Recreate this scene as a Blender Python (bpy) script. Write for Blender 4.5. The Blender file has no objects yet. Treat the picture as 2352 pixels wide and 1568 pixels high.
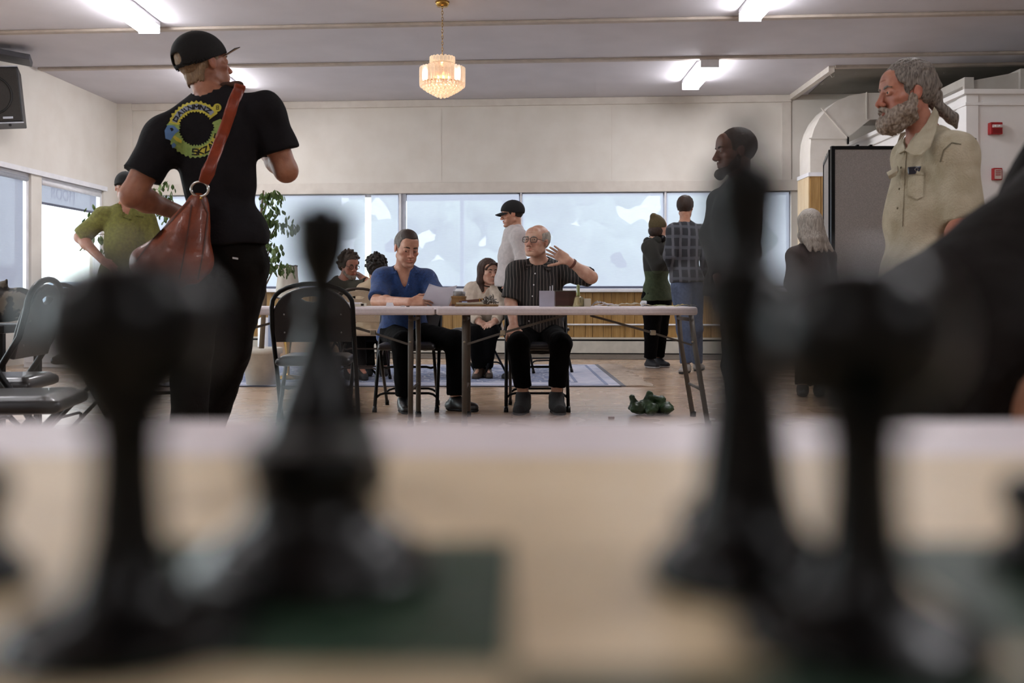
import bpy, bmesh, math, random
import numpy as np
from mathutils import Vector as V, Matrix, geometry
from mathutils.bvhtree import BVHTree
rnd = random.Random(7)
sc = bpy.context.scene
COL = sc.collection

# ------------------------------------------------------------------ camera, world, light, exposure
F = 2352 * 35 / 36.0          # focal length in pixels (35 mm lens)
HC = 0.79                     # lens height: the camera rests on the chess table
cam = bpy.data.objects.new('camera', bpy.data.cameras.new('camera'))
COL.objects.link(cam)
cam.location = (0, 0, HC); cam.rotation_euler = (math.pi / 2, 0, 0)
cam.data.lens = 35; cam.data.sensor_width = 36; cam.data.clip_start = 0.02; cam.data.clip_end = 200
cam.data.shift_y = -100 / 2352
cam.data.dof.use_dof = True; cam.data.dof.focus_distance = 7.0; cam.data.dof.aperture_fstop = 4.6
sc.camera = cam
vs = sc.view_settings
sc.display_settings.display_device = 'sRGB'
vs.view_transform = 'Standard'; vs.look = 'None'; vs.exposure = 1.0; vs.gamma = 1.0
vs.use_curve_mapping = False
w = bpy.data.worlds.new('overcast_sky'); sc.world = w; w.use_nodes = True
bg = w.node_tree.nodes['Background']
bg.inputs[0].default_value = (0.86, 0.93, 1.0, 1); bg.inputs[1].default_value = 4.6
LAMP = 24                    # fluorescent diffusers
BLIND = 0.43                  # daylight glowing through the roller blinds
CHANDELIER = 7.0

def P(px, py, d):
    """the point d metres in front of the lens that lies on that line of sight"""
    return V(((px - 1176) / F * d, d, HC + (684 - py) / F * d))

# ------------------------------------------------------------------ materials
MATS = {}
def lin(c):
    if isinstance(c, str):
        c = [int(c[i:i + 2], 16) / 255 for i in (0, 2, 4)]
    return tuple((x / 12.92 if x <= .04045 else ((x + .055) / 1.055) ** 2.4) for x in c[:3]) + (1,)

def mat(name, col, rough=.6, metal=0, col2=None, scale=20, stretch=(1, 1, 1), bump=0, bscale=None, spec=.5,
        trans=0, emit=None, es=0, sheen=0, coat=0, detail=4, mixr=(.35, .65), sss=0):
    if name in MATS: return MATS[name]
    m = bpy.data.materials.new(name); m.use_nodes = True
    nt = m.node_tree; b = nt.nodes['Principled BSDF']
    b.inputs['Base Color'].default_value = lin(col); b.inputs['Roughness'].default_value = rough
    b.inputs['Metallic'].default_value = metal; b.inputs['Specular IOR Level'].default_value = spec
    b.inputs['Transmission Weight'].default_value = trans
    b.inputs['Sheen Weight'].default_value = sheen; b.inputs['Coat Weight'].default_value = coat
    if sss:
        b.inputs['Subsurface Weight'].default_value = sss
        b.inputs['Subsurface Radius'].default_value = (.012, .004, .002); b.inputs['Subsurface Scale'].default_value = 1
    if emit:
        b.inputs['Emission Color'].default_value = lin(emit); b.inputs['Emission Strength'].default_value = es
    tc = nt.nodes.new('ShaderNodeTexCoord'); mp = nt.nodes.new('ShaderNodeMapping')
    mp.inputs['Scale'].default_value = stretch
    nt.links.new(tc.outputs['Object'], mp.inputs[0])
    no = nt.nodes.new('ShaderNodeTexNoise'); no.inputs['Scale'].default_value = scale; no.inputs['Detail'].default_value = detail
    nt.links.new(mp.outputs[0], no.inputs['Vector'])
    mr = nt.nodes.new('ShaderNodeMapRange'); mr.inputs[1].default_value = mixr[0]; mr.inputs[2].default_value = mixr[1]
    nt.links.new(no.outputs[0], mr.inputs[0])
    mx = nt.nodes.new('ShaderNodeMix'); mx.data_type = 'RGBA'
    if col2 is None:
        c = lin(col); col2l = tuple(min(1, x * .86) for x in c[:3]) + (1,)
    else: col2l = lin(col2)
    mx.inputs[6].default_value = lin(col); mx.inputs[7].default_value = col2l
    nt.links.new(mr.outputs[0], mx.inputs[0]); nt.links.new(mx.outputs[2], b.inputs['Base Color'])
    if bump:
        n2 = nt.nodes.new('ShaderNodeTexNoise'); n2.inputs['Scale'].default_value = bscale or scale * 3
        nt.links.new(mp.outputs[0], n2.inputs['Vector'])
        bp = nt.nodes.new('ShaderNodeBump'); bp.inputs['Strength'].default_value = bump; bp.inputs['Distance'].default_value = .01
        nt.links.new(n2.outputs[0], bp.inputs['Height']); nt.links.new(bp.outputs[0], b.inputs['Normal'])
    MATS[name] = m
    return m

def nodes_of(m): return m.node_tree, m.node_tree.nodes['Principled BSDF']

def striped(name, base, line, period, width, axis=0, rough=.8, line2=None):
    """thin woven stripes along one object axis"""
    m = mat(name, base, rough, scale=30, bump=.15); nt, b = nodes_of(m)
    src = b.inputs['Base Color'].links[0].from_socket
    tc = nt.nodes.new('ShaderNodeTexCoord'); sp = nt.nodes.new('ShaderNodeSeparateXYZ')
    nz = nt.nodes.new('ShaderNodeTexNoise'); nz.inputs['Scale'].default_value = 5
    nt.links.new(tc.outputs['Object'], nz.inputs[0])
    va = nt.nodes.new('ShaderNodeVectorMath'); va.operation = 'MULTIPLY_ADD'; va.inputs[1].default_value = (.03, .03, .03)
    nt.links.new(nz.outputs['Color'], va.inputs[0]); nt.links.new(tc.outputs['Object'], va.inputs[2])
    nt.links.new(va.outputs[0], sp.inputs[0])
    out = src
    for ax, per, wd, c in ([(axis, period, width, line)] + ([line2] if line2 else [])):
        mu = nt.nodes.new('ShaderNodeMath'); mu.operation = 'DIVIDE'; mu.inputs[1].default_value = per
        nt.links.new(sp.outputs[ax], mu.inputs[0])
        fr = nt.nodes.new('ShaderNodeMath'); fr.operation = 'FRACT'; nt.links.new(mu.outputs[0], fr.inputs[0])
        lt = nt.nodes.new('ShaderNodeMath'); lt.operation = 'LESS_THAN'; lt.inputs[1].default_value = wd
        nt.links.new(fr.outputs[0], lt.inputs[0])
        mx = nt.nodes.new('ShaderNodeMix'); mx.data_type = 'RGBA'; mx.inputs[7].default_value = lin(c)
        ml = nt.nodes.new('ShaderNodeMath'); ml.operation = 'MULTIPLY'; ml.inputs[1].default_value = .75
        nt.links.new(lt.outputs[0], ml.inputs[0]); nt.links.new(ml.outputs[0], mx.inputs[0]); nt.links.new(out, mx.inputs[6])
        out = mx.outputs[2]
    nt.links.new(out, b.inputs['Base Color'])
    return m

# ------------------------------------------------------------------ mesh helpers
def link(name, me, m=None, parent=None, smooth=False):
    o = bpy.data.objects.new(name, me); COL.objects.link(o)
    if m is not None:
        for x in (m if isinstance(m, (list, tuple)) else [m]): me.materials.append(x)
    if parent is not None: o.parent = parent
    if smooth: me.shade_smooth()
    return o

def tag(o, label, cat, group=None, kind=None):
    o['label'] = label; o['category'] = cat
    if group: o['group'] = group
    if kind: o['kind'] = kind
    return o

def struct(o):
    o['kind'] = 'structure'; return o

def empty(name, loc, rz=0, label=None, cat=None, group=None):
    o = bpy.data.objects.new(name, None); COL.objects.link(o); o.location = loc; o.rotation_euler = (0, 0, rz)
    o.empty_display_size = .1
    if label: tag(o, label, cat, group)
    return o

class MB:
    """collects simple shapes into one mesh"""
    def __init__(s): s.bm = bmesh.new()
    def _xf(s, vs, M):
        if M is not None:
            for v in vs: v.co = M @ v.co
    def box(s, lo, hi, M=None, bevel=0):
        r = bmesh.ops.create_cube(s.bm, size=1)
        lo = V(lo); hi = V(hi)
        for v in r['verts']: v.co = V([lo[i] + (hi[i] - lo[i]) * (v.co[i] + .5) for i in range(3)])
        vs_ = r['verts']
        if bevel:
            ed = list({e for v in vs_ for e in v.link_edges})
            rb = bmesh.ops.bevel(s.bm, geom=ed, offset=bevel, segments=2, affect='EDGES', profile=.5)
            vs_ = list({v for f in rb['faces'] for v in f.verts} | {v for v in vs_ if v.is_valid})
        s._xf(vs_, M); return s
    def tube(s, pts, r, seg=8, closed=False, cap=True):
        pts = [V(p) for p in pts]; n = len(pts)
        rs = r if isinstance(r, (list, tuple)) else [r] * n
        rings = []; up = None
        for i, p in enumerate(pts):
            a = pts[(i - 1) % n] if (closed or i > 0) else p
            b = pts[(i + 1) % n] if (closed or i < n - 1) else p
            t = (b - a).normalized()
            if up is None:
                up = t.orthogonal().normalized()
            else:
                up = (up - t * up.dot(t))
                up = up.normalized() if up.length > 1e-6 else t.orthogonal().normalized()
            sd = t.cross(up)
            rings.append([s.bm.verts.new(p + (up * math.cos(2 * math.pi * k / seg) + sd * math.sin(2 * math.pi * k / seg)) * rs[i]) for k in range(seg)])
        for i in range(n if closed else n - 1):
            A = rings[i]; B = rings[(i + 1) % n]
            for k in range(seg):
                s.bm.faces.new((A[k], A[(k + 1) % seg], B[(k + 1) % seg], B[k]))
        if cap and not closed:
            s.bm.faces.new(rings[0][::-1]); s.bm.faces.new(rings[-1])
        return s
    def bar(s, a, b, w_, h_, side=None):
        """flat rectangular bar from a to b"""
        a = V(a); b = V(b); t = (b - a).normalized()
        sd = V(side) if side is not None else t.orthogonal()
        sd = (sd - t * sd.dot(t)).normalized(); up = t.cross(sd)
        q = [[s.bm.verts.new(p + sd * x * w_ / 2 + up * y * h_ / 2) for x, y in ((-1, -1), (1, -1), (1, 1), (-1, 1))] for p in (a, b)]
        for k in range(4): s.bm.faces.new((q[0][k], q[0][(k + 1) % 4], q[1][(k + 1) % 4], q[1][k]))
        s.bm.faces.new(q[0][::-1]); s.bm.faces.new(q[1]); return s
    def lathe(s, prof, seg=24, c=(0, 0, 0), M=None):
        c = V(c); rings = []
        for r, z in prof:
            rings.append([s.bm.verts.new(c + V((r * math.cos(2 * math.pi * k / seg), r * math.sin(2 * math.pi * k / seg), z))) for k in range(seg)])
        for A, B in zip(rings, rings[1:]):
            for k in range(seg): s.bm.faces.new((A[k], A[(k + 1) % seg], B[(k + 1) % seg], B[k]))
        s.bm.faces.new(rings[0][::-1]); s.bm.faces.new(rings[-1])
        s._xf([v for R in rings for v in R], M); return s
    def prism(s, pts2, y0, y1, M=None):
        """outline in x,z extruded along y"""
        A = [s.bm.verts.new((x, y0, z)) for x, z in pts2]; B = [s.bm.verts.new((x, y1, z)) for x, z in pts2]
        n = len(A); s.bm.faces.new(A); s.bm.faces.new(B[::-1])
        for k in range(n): s.bm.faces.new((A[k], B[k], B[(k + 1) % n], A[(k + 1) % n]))
        s._xf(A + B, M); return s
    def quad(s, *p):
        s.bm.faces.new([s.bm.verts.new(V(q)) for q in p]); return s
    def ball(s, c, r, seg=12, sc_=(1, 1, 1), M=None):
        rr = bmesh.ops.create_uvsphere(s.bm, u_segments=seg, v_segments=max(6, seg * 2 // 3), radius=r)
        for v in rr['verts']: v.co = V((v.co.x * sc_[0], v.co.y * sc_[1], v.co.z * sc_[2])) + V(c)
        s._xf(rr['verts'], M); return s
    def build(s, name, m, parent=None, smooth=False):
        bmesh.ops.recalc_face_normals(s.bm, faces=s.bm.faces)
        me = bpy.data.meshes.new(name); s.bm.to_mesh(me); s.bm.free()
        return link(name, me, m, parent, smooth)

def box(name, lo, hi, m, parent=None, bevel=0, M=None):
    return MB().box(lo, hi, M, bevel).build(name, m, parent, bool(bevel) and False)

def copy_tree(o, parent=None):
    c = o.copy(); COL.objects.link(c)
    if parent is not None: c.parent = parent
    for ch in list(o.children): copy_tree(ch, c)
    return c

def relocate(o, loc):
    """give a world-space mesh an origin of its own"""
    loc = V(loc)
    if o.type == 'MESH': o.data.transform(Matrix.Translation(-loc))
    o.location = loc
    return o

def arc(c, r, a0, a1, n, ax=0):
    out = []
    for i in range(n + 1):
        a = a0 + (a1 - a0) * i / n
        out.append((c[0] + r * math.cos(a), c[1] + r * math.sin(a)))
    return out

# ------------------------------------------------------------------ implicit surfaces (bodies, clothing, soft things)
def unit(v):
    v = np.asarray(v, float); return v / (np.linalg.norm(v) + 1e-9)

class SDF:
    def __init__(s): s.ops = []; s.disp = []
    def rc(s, a, b, ra, rb=None, k=.02, mode='u', cuta=False, cutb=False, flat=None):
        a = np.array(a, float); b = np.array(b, float); rb = ra if rb is None else rb
        s.ops.append(('rc', a, b, ra, rb, k, mode, cuta, cutb, flat, (a + b) / 2, np.linalg.norm(b - a) / 2 + max(ra, rb))); return s
    def el(s, c, r, R=None, k=.02, mode='u'):
        c = np.array(c, float); r = np.array(r, float)
        R = np.eye(3) if R is None else np.array(R, float)      # rows are the axes
        s.ops.append(('el', c, r, R, None, k, mode, 0, 0, 0, c, r.max())); return s
    def bx(s, c, h, R=None, k=.01, mode='u', rd=.01):
        c = np.array(c, float); h = np.array(h, float); R = np.eye(3) if R is None else np.array(R, float)
        s.ops.append(('bx', c, h, R, rd, k, mode, 0, 0, 0, c, np.linalg.norm(h))); return s
    def pl(s, c, n):
        """keep only the side of the plane that n points away from"""
        s.ops.append(('pl', np.array(c, float), unit(n), None, None, 0, 'x', 0, 0, 0, np.array(c, float), 1e3)); return s
    def __call__(s, p):
        d = np.full(len(p), .12, np.float64)
        for op in s.ops:
            t, mode, k = op[0], op[6], op[5]
            if t == 'pl':
                d = np.maximum(d, (p - op[1]) @ op[2]); continue
            dd = p - op[10]; m = np.nonzero(np.einsum('ij,ij->i', dd, dd) < (op[11] + .09) ** 2)[0]
            if not len(m): continue
            q = p[m]
            if t == 'rc':
                a, b, ra, rb = op[1:5]; ab = b - a; L2 = ab @ ab + 1e-12
                pa = q - a
                tt = np.clip(pa @ ab / L2, 0, 1)
                e = pa - tt[:, None] * ab
                if op[9] is not None:
                    w_, f_ = op[9]; w_ = unit(w_); cw = e @ w_
                    e = e + np.outer(cw * (1 / f_ - 1), w_)
                v = np.sqrt(np.einsum('ij,ij->i', e, e)) - (ra + (rb - ra) * tt)
                if op[9] is not None: v *= min(1, op[9][1] ** .5)
                if op[8]: v = np.maximum(v, (q - b) @ unit(ab))
                if op[7]: v = np.maximum(v, (q - a) @ unit(-ab))
            elif t == 'el':
                l = (q - op[1]) @ op[3].T; r = op[2]
                k0 = np.sqrt(((l / r) ** 2).sum(1)) + 1e-9; k1 = np.sqrt(((l / r ** 2) ** 2).sum(1)) + 1e-9
                v = k0 * (k0 - 1) / k1
            else:
                l = np.abs((q - op[1]) @ op[3].T) - (op[2] - op[4])
                v = np.sqrt((np.maximum(l, 0) ** 2).sum(1)) + np.minimum(l.max(1), 0) - op[4]
            o = d[m]
            if mode == 'u':
                h = np.clip(.5 + .5 * (o - v) / k, 0, 1); d[m] = o + (v - o) * h - k * h * (1 - h)
            elif mode == 's':
                h = np.clip(.5 - .5 * (o + v) / k, 0, 1); d[m] = o + (-v - o) * h + k * h * (1 - h)
            else:
                d[m] = np.maximum(o, v)
        for amp, fr, ph in s.disp:
            fr = np.broadcast_to(np.array(fr, float), (3,))
            x, y, z = (p * fr).T
            d += amp * (np.sin(x + 1.7 * np.sin(z * .7 + ph)) * np.sin(y * 1.1 + ph + 1.3 * np.sin(x * .6)) * np.sin(z * .9 + 2 * ph + 1.1 * np.sin(y * .8)))
        return d
    def bounds(s, pad=.02):
        lo = np.full(3, 1e9); hi = -lo
        for op in s.ops:
            if op[6] != 'u': continue
            if op[0] == 'rc':
                r = max(op[3], op[4]); l = np.minimum(op[1], op[2]) - r; h = np.maximum(op[1], op[2]) + r
            else: l = op[10] - op[11]; h = op[10] + op[11]
            lo = np.minimum(lo, l); hi = np.maximum(hi, h)
        return lo - pad, hi + pad

CE = np.array([[i, j, k] for i in (0, 1) for j in (0, 1) for k in (0, 1)])
EDG = [(a, b) for a in range(8) for b in range(a + 1, 8) if np.abs(CE[a] - CE[b]).sum() == 1]
def mesh_field(f, h, lo=None, hi=None):
    if lo is None: lo, hi = f.bounds()
    lo = np.array(lo, float); hi = np.array(hi, float)
    B = 4; nb = np.ceil((hi - lo) / (h * B)).astype(int) + 1
    gi = np.stack(np.meshgrid(*[np.arange(n) for n in nb], indexing='ij'), -1).reshape(-1, 3)
    cd = f(lo + (gi * B + (B - 1) / 2) * h)
    D = np.repeat(np.repeat(np.repeat(cd.reshape(nb), B, 0), B, 1), B, 2).astype(np.float32)
    amp = sum(a for a, _, _ in f.disp)
    act = gi[np.abs(cd) < h * 5.2 + amp]
    off = np.stack(np.meshgrid(*[np.arange(B)] * 3, indexing='ij'), -1).reshape(-1, 3)
    idx = (act[:, None, :] * B + off[None]).reshape(-1, 3)
    vals = f(lo + idx * h)
    D[idx[:, 0], idx[:, 1], idx[:, 2]] = vals
    S = D < 0
    n = np.array(S.shape) - 1
    cnt = sum(S[c[0]:c[0] + n[0], c[1]:c[1] + n[1], c[2]:c[2] + n[2]].astype(np.int8) for c in CE)
    cells = np.argwhere((cnt > 0) & (cnt < 8))
    if not len(cells): return np.zeros((0, 3)), np.zeros((0, 4), int)
    ID = np.full(n, -1, np.int64); ID[cells[:, 0], cells[:, 1], cells[:, 2]] = np.arange(len(cells))
    cv = np.stack([D[cells[:, 0] + c[0], cells[:, 1] + c[1], cells[:, 2] + c[2]] for c in CE], 1)
    acc = np.zeros((len(cells), 3)); num = np.zeros(len(cells))
    for a, b in EDG:
        va, vb = cv[:, a], cv[:, b]; m = (va < 0) != (vb < 0)
        t = np.where(m, va / np.where(m, va - vb, 1), 0)
        acc += np.where(m[:, None], CE[a] + t[:, None] * (CE[b] - CE[a]), 0); num += m
    verts = lo + (cells + acc / num[:, None]) * h
    quads = []
    for ax in range(3):
        u, v = (ax + 1) % 3, (ax + 2) % 3
        s0 = [slice(None)] * 3; s1 = [slice(None)] * 3
        s0[ax] = slice(0, -1); s1[ax] = slice(1, None)
        A = S[tuple(s0)]; Bm = S[tuple(s1)]
        for flip, M_ in ((0, A & ~Bm), (1, ~A & Bm)):
            e = np.argwhere(M_)
            e = e[(e[:, u] > 0) & (e[:, v] > 0) & (e[:, u] < n[u]) & (e[:, v] < n[v]) & (e[:, ax] < n[ax])]
            if not len(e): continue
            q = []
            for du, dv in ((-1, -1), (0, -1), (0, 0), (-1, 0)):
                c = e.copy(); c[:, u] += du; c[:, v] += dv
                q.append(ID[c[:, 0], c[:, 1], c[:, 2]])
            q = np.stack(q, 1)
            quads.append(q[:, ::-1] if flip else q)
    Q = np.concatenate(quads); Q = Q[(Q >= 0).all(1)]
    return verts, Q

def np_mesh(name, verts, quads):
    me = bpy.data.meshes.new(name)
    me.vertices.add(len(verts)); me.vertices.foreach_set('co', np.asarray(verts, np.float32).ravel())
    me.loops.add(quads.size); me.loops.foreach_set('vertex_index', quads.ravel().astype(np.int32))
    me.polygons.add(len(quads)); me.polygons.foreach_set('loop_start', np.arange(0, quads.size, 4, dtype=np.int32))
    me.update(calc_edges=True); me.validate()
    return me

def soft(name, f, h, m, parent=None, org=None, fine=()):
    """mesh a field; boxes in fine = [(lo, hi, step)] are meshed again with a smaller step"""
    v, q = mesh_field(f, h)
    vs_, qs_ = [], []
    keep = np.ones(len(q), bool); cen = v[q].mean(1)
    for lo, hi, hh in fine:
        lo = np.array(lo); hi = np.array(hi)
        keep &= ~((cen > lo + .6 * h) & (cen < hi - .6 * h)).all(1)
    q = q[keep]; vs_.append(v); qs_.append(q); n = len(v)
    for lo, hi, hh in fine:
        v2, q2 = mesh_field(f, hh, lo, hi)
        vs_.append(v2); qs_.append(q2 + n); n += len(v2)
    v = np.concatenate(vs_); q = np.concatenate(qs_)
    used = np.zeros(len(v), bool); used[q.ravel()] = True
    re = np.cumsum(used) - 1; v = v[used]; q = re[q]
    if org is not None: v = v - np.array(org)
    me = np_mesh(name, v, q)
    return link(name, me, m, parent, True)

def bvh_of(o):
    me = o.data; M = o.matrix_world if o.parent is None else Matrix.Translation(o.parent.location) @ Matrix.Translation(o.location)
    vs_ = [M @ v.co for v in me.vertices]
    return BVHTree.FromPolygons(vs_, [tuple(p.vertices) for p in me.polygons])

CAMP = V((0, 0, HC))
def drape(name, tree, poly, m, parent, off=.004, step=6, thick=.0015, holes=(), org=None, dflt=None):
    """cloth patch that lies on a garment: the outline is traced along lines of sight onto the real surface"""
    xs = [p[0] for p in poly]; ys = [p[1] for p in poly]
    pts = [V(p) for p in poly]; ne = len(pts)
    dense = []
    for i in range(ne):
        a = pts[i]; b = pts[(i + 1) % ne]; k = max(1, int((b - a).length / step))
        dense += [a + (b - a) * j / k for j in range(k)]
    nb = len(dense); inner = []
    x = min(xs) + step / 2
    while x < max(xs):
        y = min(ys) + step / 2
        while y < max(ys):
            inner.append(V((x, y))); y += step
        x += step
    allp = dense + inner
    r = geometry.delaunay_2d_cdt(allp, [(i, (i + 1) % nb) for i in range(nb)], [list(range(nb))], 1, 1e-4)
    P2, faces = r[0], r[2]
    co = []; ds = []
    for p in P2:
        dr = (P(p[0], p[1], 1) - CAMP).normalized()
        h = tree.ray_cast(CAMP + dr * .3, dr)
        co.append((dr, h[0])); 
        if h[0] is not None: ds.append((h[0] - CAMP).length)
    md = sorted(ds)[len(ds) // 2] if ds else (dflt or 5)
    bm = bmesh.new(); top = []; bot = []
    for dr, h in co:
        L = (h - CAMP).length if h is not None and abs((h - CAMP).length - md) < .25 else md
        top.append(bm.verts.new(CAMP + dr * (L - off))); bot.append(bm.verts.new(CAMP + dr * (L - off + thick)))
    for f in faces:
        try:
            bm.faces.new([top[i] for i in f]); bm.faces.new([bot[i] for i in reversed(f)])
        except ValueError: pass
    es = {}
    for f in faces:
        for a, b in zip(f, list(f[1:]) + [f[0]]):
            es[(a, b)] = 1
    for a, b in es:
        if (b, a) not in es:
            try: bm.faces.new((top[b], top[a], bot[a], bot[b]))
            except ValueError: pass
    o0 = V(org) if org is not None else (V(parent.location) if parent is not None else V())
    for v in bm.verts: v.co -= o0
    bmesh.ops.recalc_face_normals(bm, faces=bm.faces)
    for e in bm.edges: e.smooth = False if e.is_boundary else True
    me = bpy.data.meshes.new(name); bm.to_mesh(me); bm.free()
    return link(name, me, m, parent, False)
# ------------------------------------------------------------------ the room
M_wall = mat('cream_wall_paint', 'd9d3ca', .75, scale=3, col2='d3ccc2', bump=.06, bscale=60)
M_ceil = mat('ceiling_paint', 'c9c5ca', .8, scale=2, col2='c3bfc4', bump=.05, bscale=50)
M_ceild = mat('darker_ceiling_panel', '87827a', .85, scale=3, col2='7c776f', bump=.05)
M_trim = mat('painted_trim', 'd2cac0', .6, scale=8, col2='cbc2b8')
M_trimw = mat('white_gloss_trim', 'e6e5e8', .4, scale=8, col2='dcdbdf')
M_strip = mat('ceiling_batten_paint', 'b4a79c', .7, scale=10)
M_alu = mat('window_metal', 'b9bcc6', .4, .3, scale=12)
M_blackm = mat('black_metal', '0d0d0f', .35, .6, scale=40, spec=.5)
M_plank = mat('varnished_oak_panel', 'a8844f', .45, scale=3, stretch=(14, 14, 1), col2='86622f', bump=.15, bscale=20, mixr=(.3, .7))
M_conc = mat('pavement_concrete', 'd8d6d0', .9, scale=6, bump=.1)

TH = math.atan(.0708)
WB0 = V((0, 14.01, 0))
def wall_d(px): return 14.01 / (1 + .0708 * (px - 1176) / F)
def U(px): return (px - 1176) / F * wall_d(px) / math.cos(TH)
def onwall(o):
    o.location = WB0; o.rotation_euler = (0, 0, -TH); return o
ZC = 3.59; ZW1 = 2.27; ZW0 = .92

def wood_floor():
    m = mat('maple_strip_floor', 'b99e86', .22, scale=3, stretch=(1, 12, 1), col2='a88d75', spec=.5, coat=.15)
    nt, b = nodes_of(m)
    tc = nt.nodes.new('ShaderNodeTexCoord')
    br = nt.nodes.new('ShaderNodeTexBrick'); br.offset = .5
    br.inputs['Color1'].default_value = (1, 1, 1, 1); br.inputs['Color2'].default_value = (.9, .87, .84, 1)
    br.inputs['Mortar'].default_value = (.7, .62, .55, 1); br.inputs['Scale'].default_value = 1
    br.inputs['Mortar Size'].default_value = .002; br.inputs['Brick Width'].default_value = 1.1; br.inputs['Row Height'].default_value = .057
    nt.links.new(tc.outputs['Object'], br.inputs[0])
    mx = nt.nodes.new('ShaderNodeMix'); mx.data_type = 'RGBA'; mx.blend_type = 'MULTIPLY'; mx.inputs[0].default_value = .8
    nt.links.new(b.inputs['Base Color'].links[0].from_socket, mx.inputs[6]); nt.links.new(br.outputs[0], mx.inputs[7])
    nt.links.new(mx.outputs[2], b.inputs['Base Color'])
    n = nt.nodes.new('ShaderNodeTexNoise'); n.inputs['Scale'].default_value = 2.2
    nt.links.new(tc.outputs['Object'], n.inputs[0])
    r = nt.nodes.new('ShaderNodeMapRange'); r.inputs[3].default_value = .16; r.inputs[4].default_value = .38
    nt.links.new(n.outputs[0], r.inputs[0]); nt.links.new(r.outputs[0], b.inputs['Roughness'])
    return m
struct(box('floor', (-8, -6, -.1), (9, 16, 0), wood_floor()))
M_plankf = mat('worn_grey_floorboard', '6f6358', .55, scale=3, stretch=(2, 10, 1), col2='4d443c', bump=.15)
fs = struct(onwall(box('floor_strip', (U(500), -1.15, .0), (U(1850), -.09, .006), M_plankf)))
for i in range(7):                     # grey boards along the wall
    for j in range(9):
        u0 = U(500) + (U(1850) - U(500)) * (j + (i % 2) * .5) / 9.5
        box('plank', (u0 + .004, -1.14 + i * .15, .006), (u0 + (U(1850) - U(500)) / 9.5 - .004, -1.14 + i * .15 + .144, .009 + .001 * ((i * 7 + j * 3) % 3)), M_plankf, fs)
struct(box('ceiling', (-6.7, -6, ZC), (8, 15.0, ZC + .1), M_ceil))
struct(box('wall_front', (-8, -5.6, 0), (9, -5.4, ZC), M_wall))
struct(box('wall_right', (7.4, -5.6, 0), (7.6, 15, ZC), M_wall))

# back wall: masonry round the long window opening
b = MB()
b.box((U(262) - .3, 0, ZW1), (8, .2, ZC)).box((U(262) - .3, 0, 0), (8, .2, ZW0)).box((U(1817), 0, ZW0), (8, .2, ZW1)).box((U(262) - .3, 0, ZW0), (U(330), .2, ZW1))
wb = struct(onwall(b.build('wall_back', M_wall)))
box('pilaster', (U(262), -.05, 0), (U(305), 0, ZC), M_wall, wb)
box('header_board', (U(330), -.035, ZW1), (U(1832), 0, ZW1 + .15), M_trim, wb, .004)
box('crown_strip', (U(305), -.04, ZC - .10), (U(1817), 0, ZC - .001), M_trim, wb, .006)
box('joint_strip', (U(1795), -.02, ZW1 + .15), (U(1817), 0, ZC - .1), M_trim, wb, .004)
for px in (1014, 1405):
    box('board_joint', (U(px) - .003, -.004, ZW1 + .17), (U(px) + .003, 0, ZC - .12), M_trim, wb)
# wainscot of upright oak boards, every board its own piece
u = U(500); widths = [.21, .10, .145, .235, .18, .105, .16, .125, .2, .14]
ws = struct(onwall(box('trim_1', (U(330), -.012, .0), (U(1835), -.002, ZW0 - .05), M_plank)))
i = 0
while u < U(1830):
    wd = widths[i % 10] * .93; u1 = min(u + wd, U(1835))
    pk = box('plank', (u + .004, -.028, .22), (u1 - .004, -.012, ZW0 - .055), M_plank, ws, .003)
    u = u1; i += 1
struct(onwall(box('trim_2', (U(330), -.11, ZW0 - .05), (U(1835), .0, ZW0), M_trimw, bevel=.01)))       # sill
b = MB(); b.tube([(U(1230), -.045, .418), (U(1830), -.045, .418)], .012)
tag(onwall(b.build('conduit', M_trimw)), 'thin white conduit running along the oak panelling above the heater', 'pipe')
ht = empty('baseboard_heater', WB0, -TH, 'long cream baseboard heater along the foot of the window wall', 'heater')
b = MB(); b.box((U(560), -.10, .025), (U(1830), -.028, .19)).box((U(560), -.085, .215), (U(1830), -.028, .24))
b.build('heater_cover', mat('heater_enamel', 'c9c1b4', .5, scale=10), ht)
box('air_slot', (U(560), -.075, .19), (U(1830), -.03, .215), M_blackm, ht)
struct(onwall(box('baseboard_back', (U(560), -.04, 0), (U(1830), -.012, .03), mat('dark_base', '2b2622', .6))))

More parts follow.
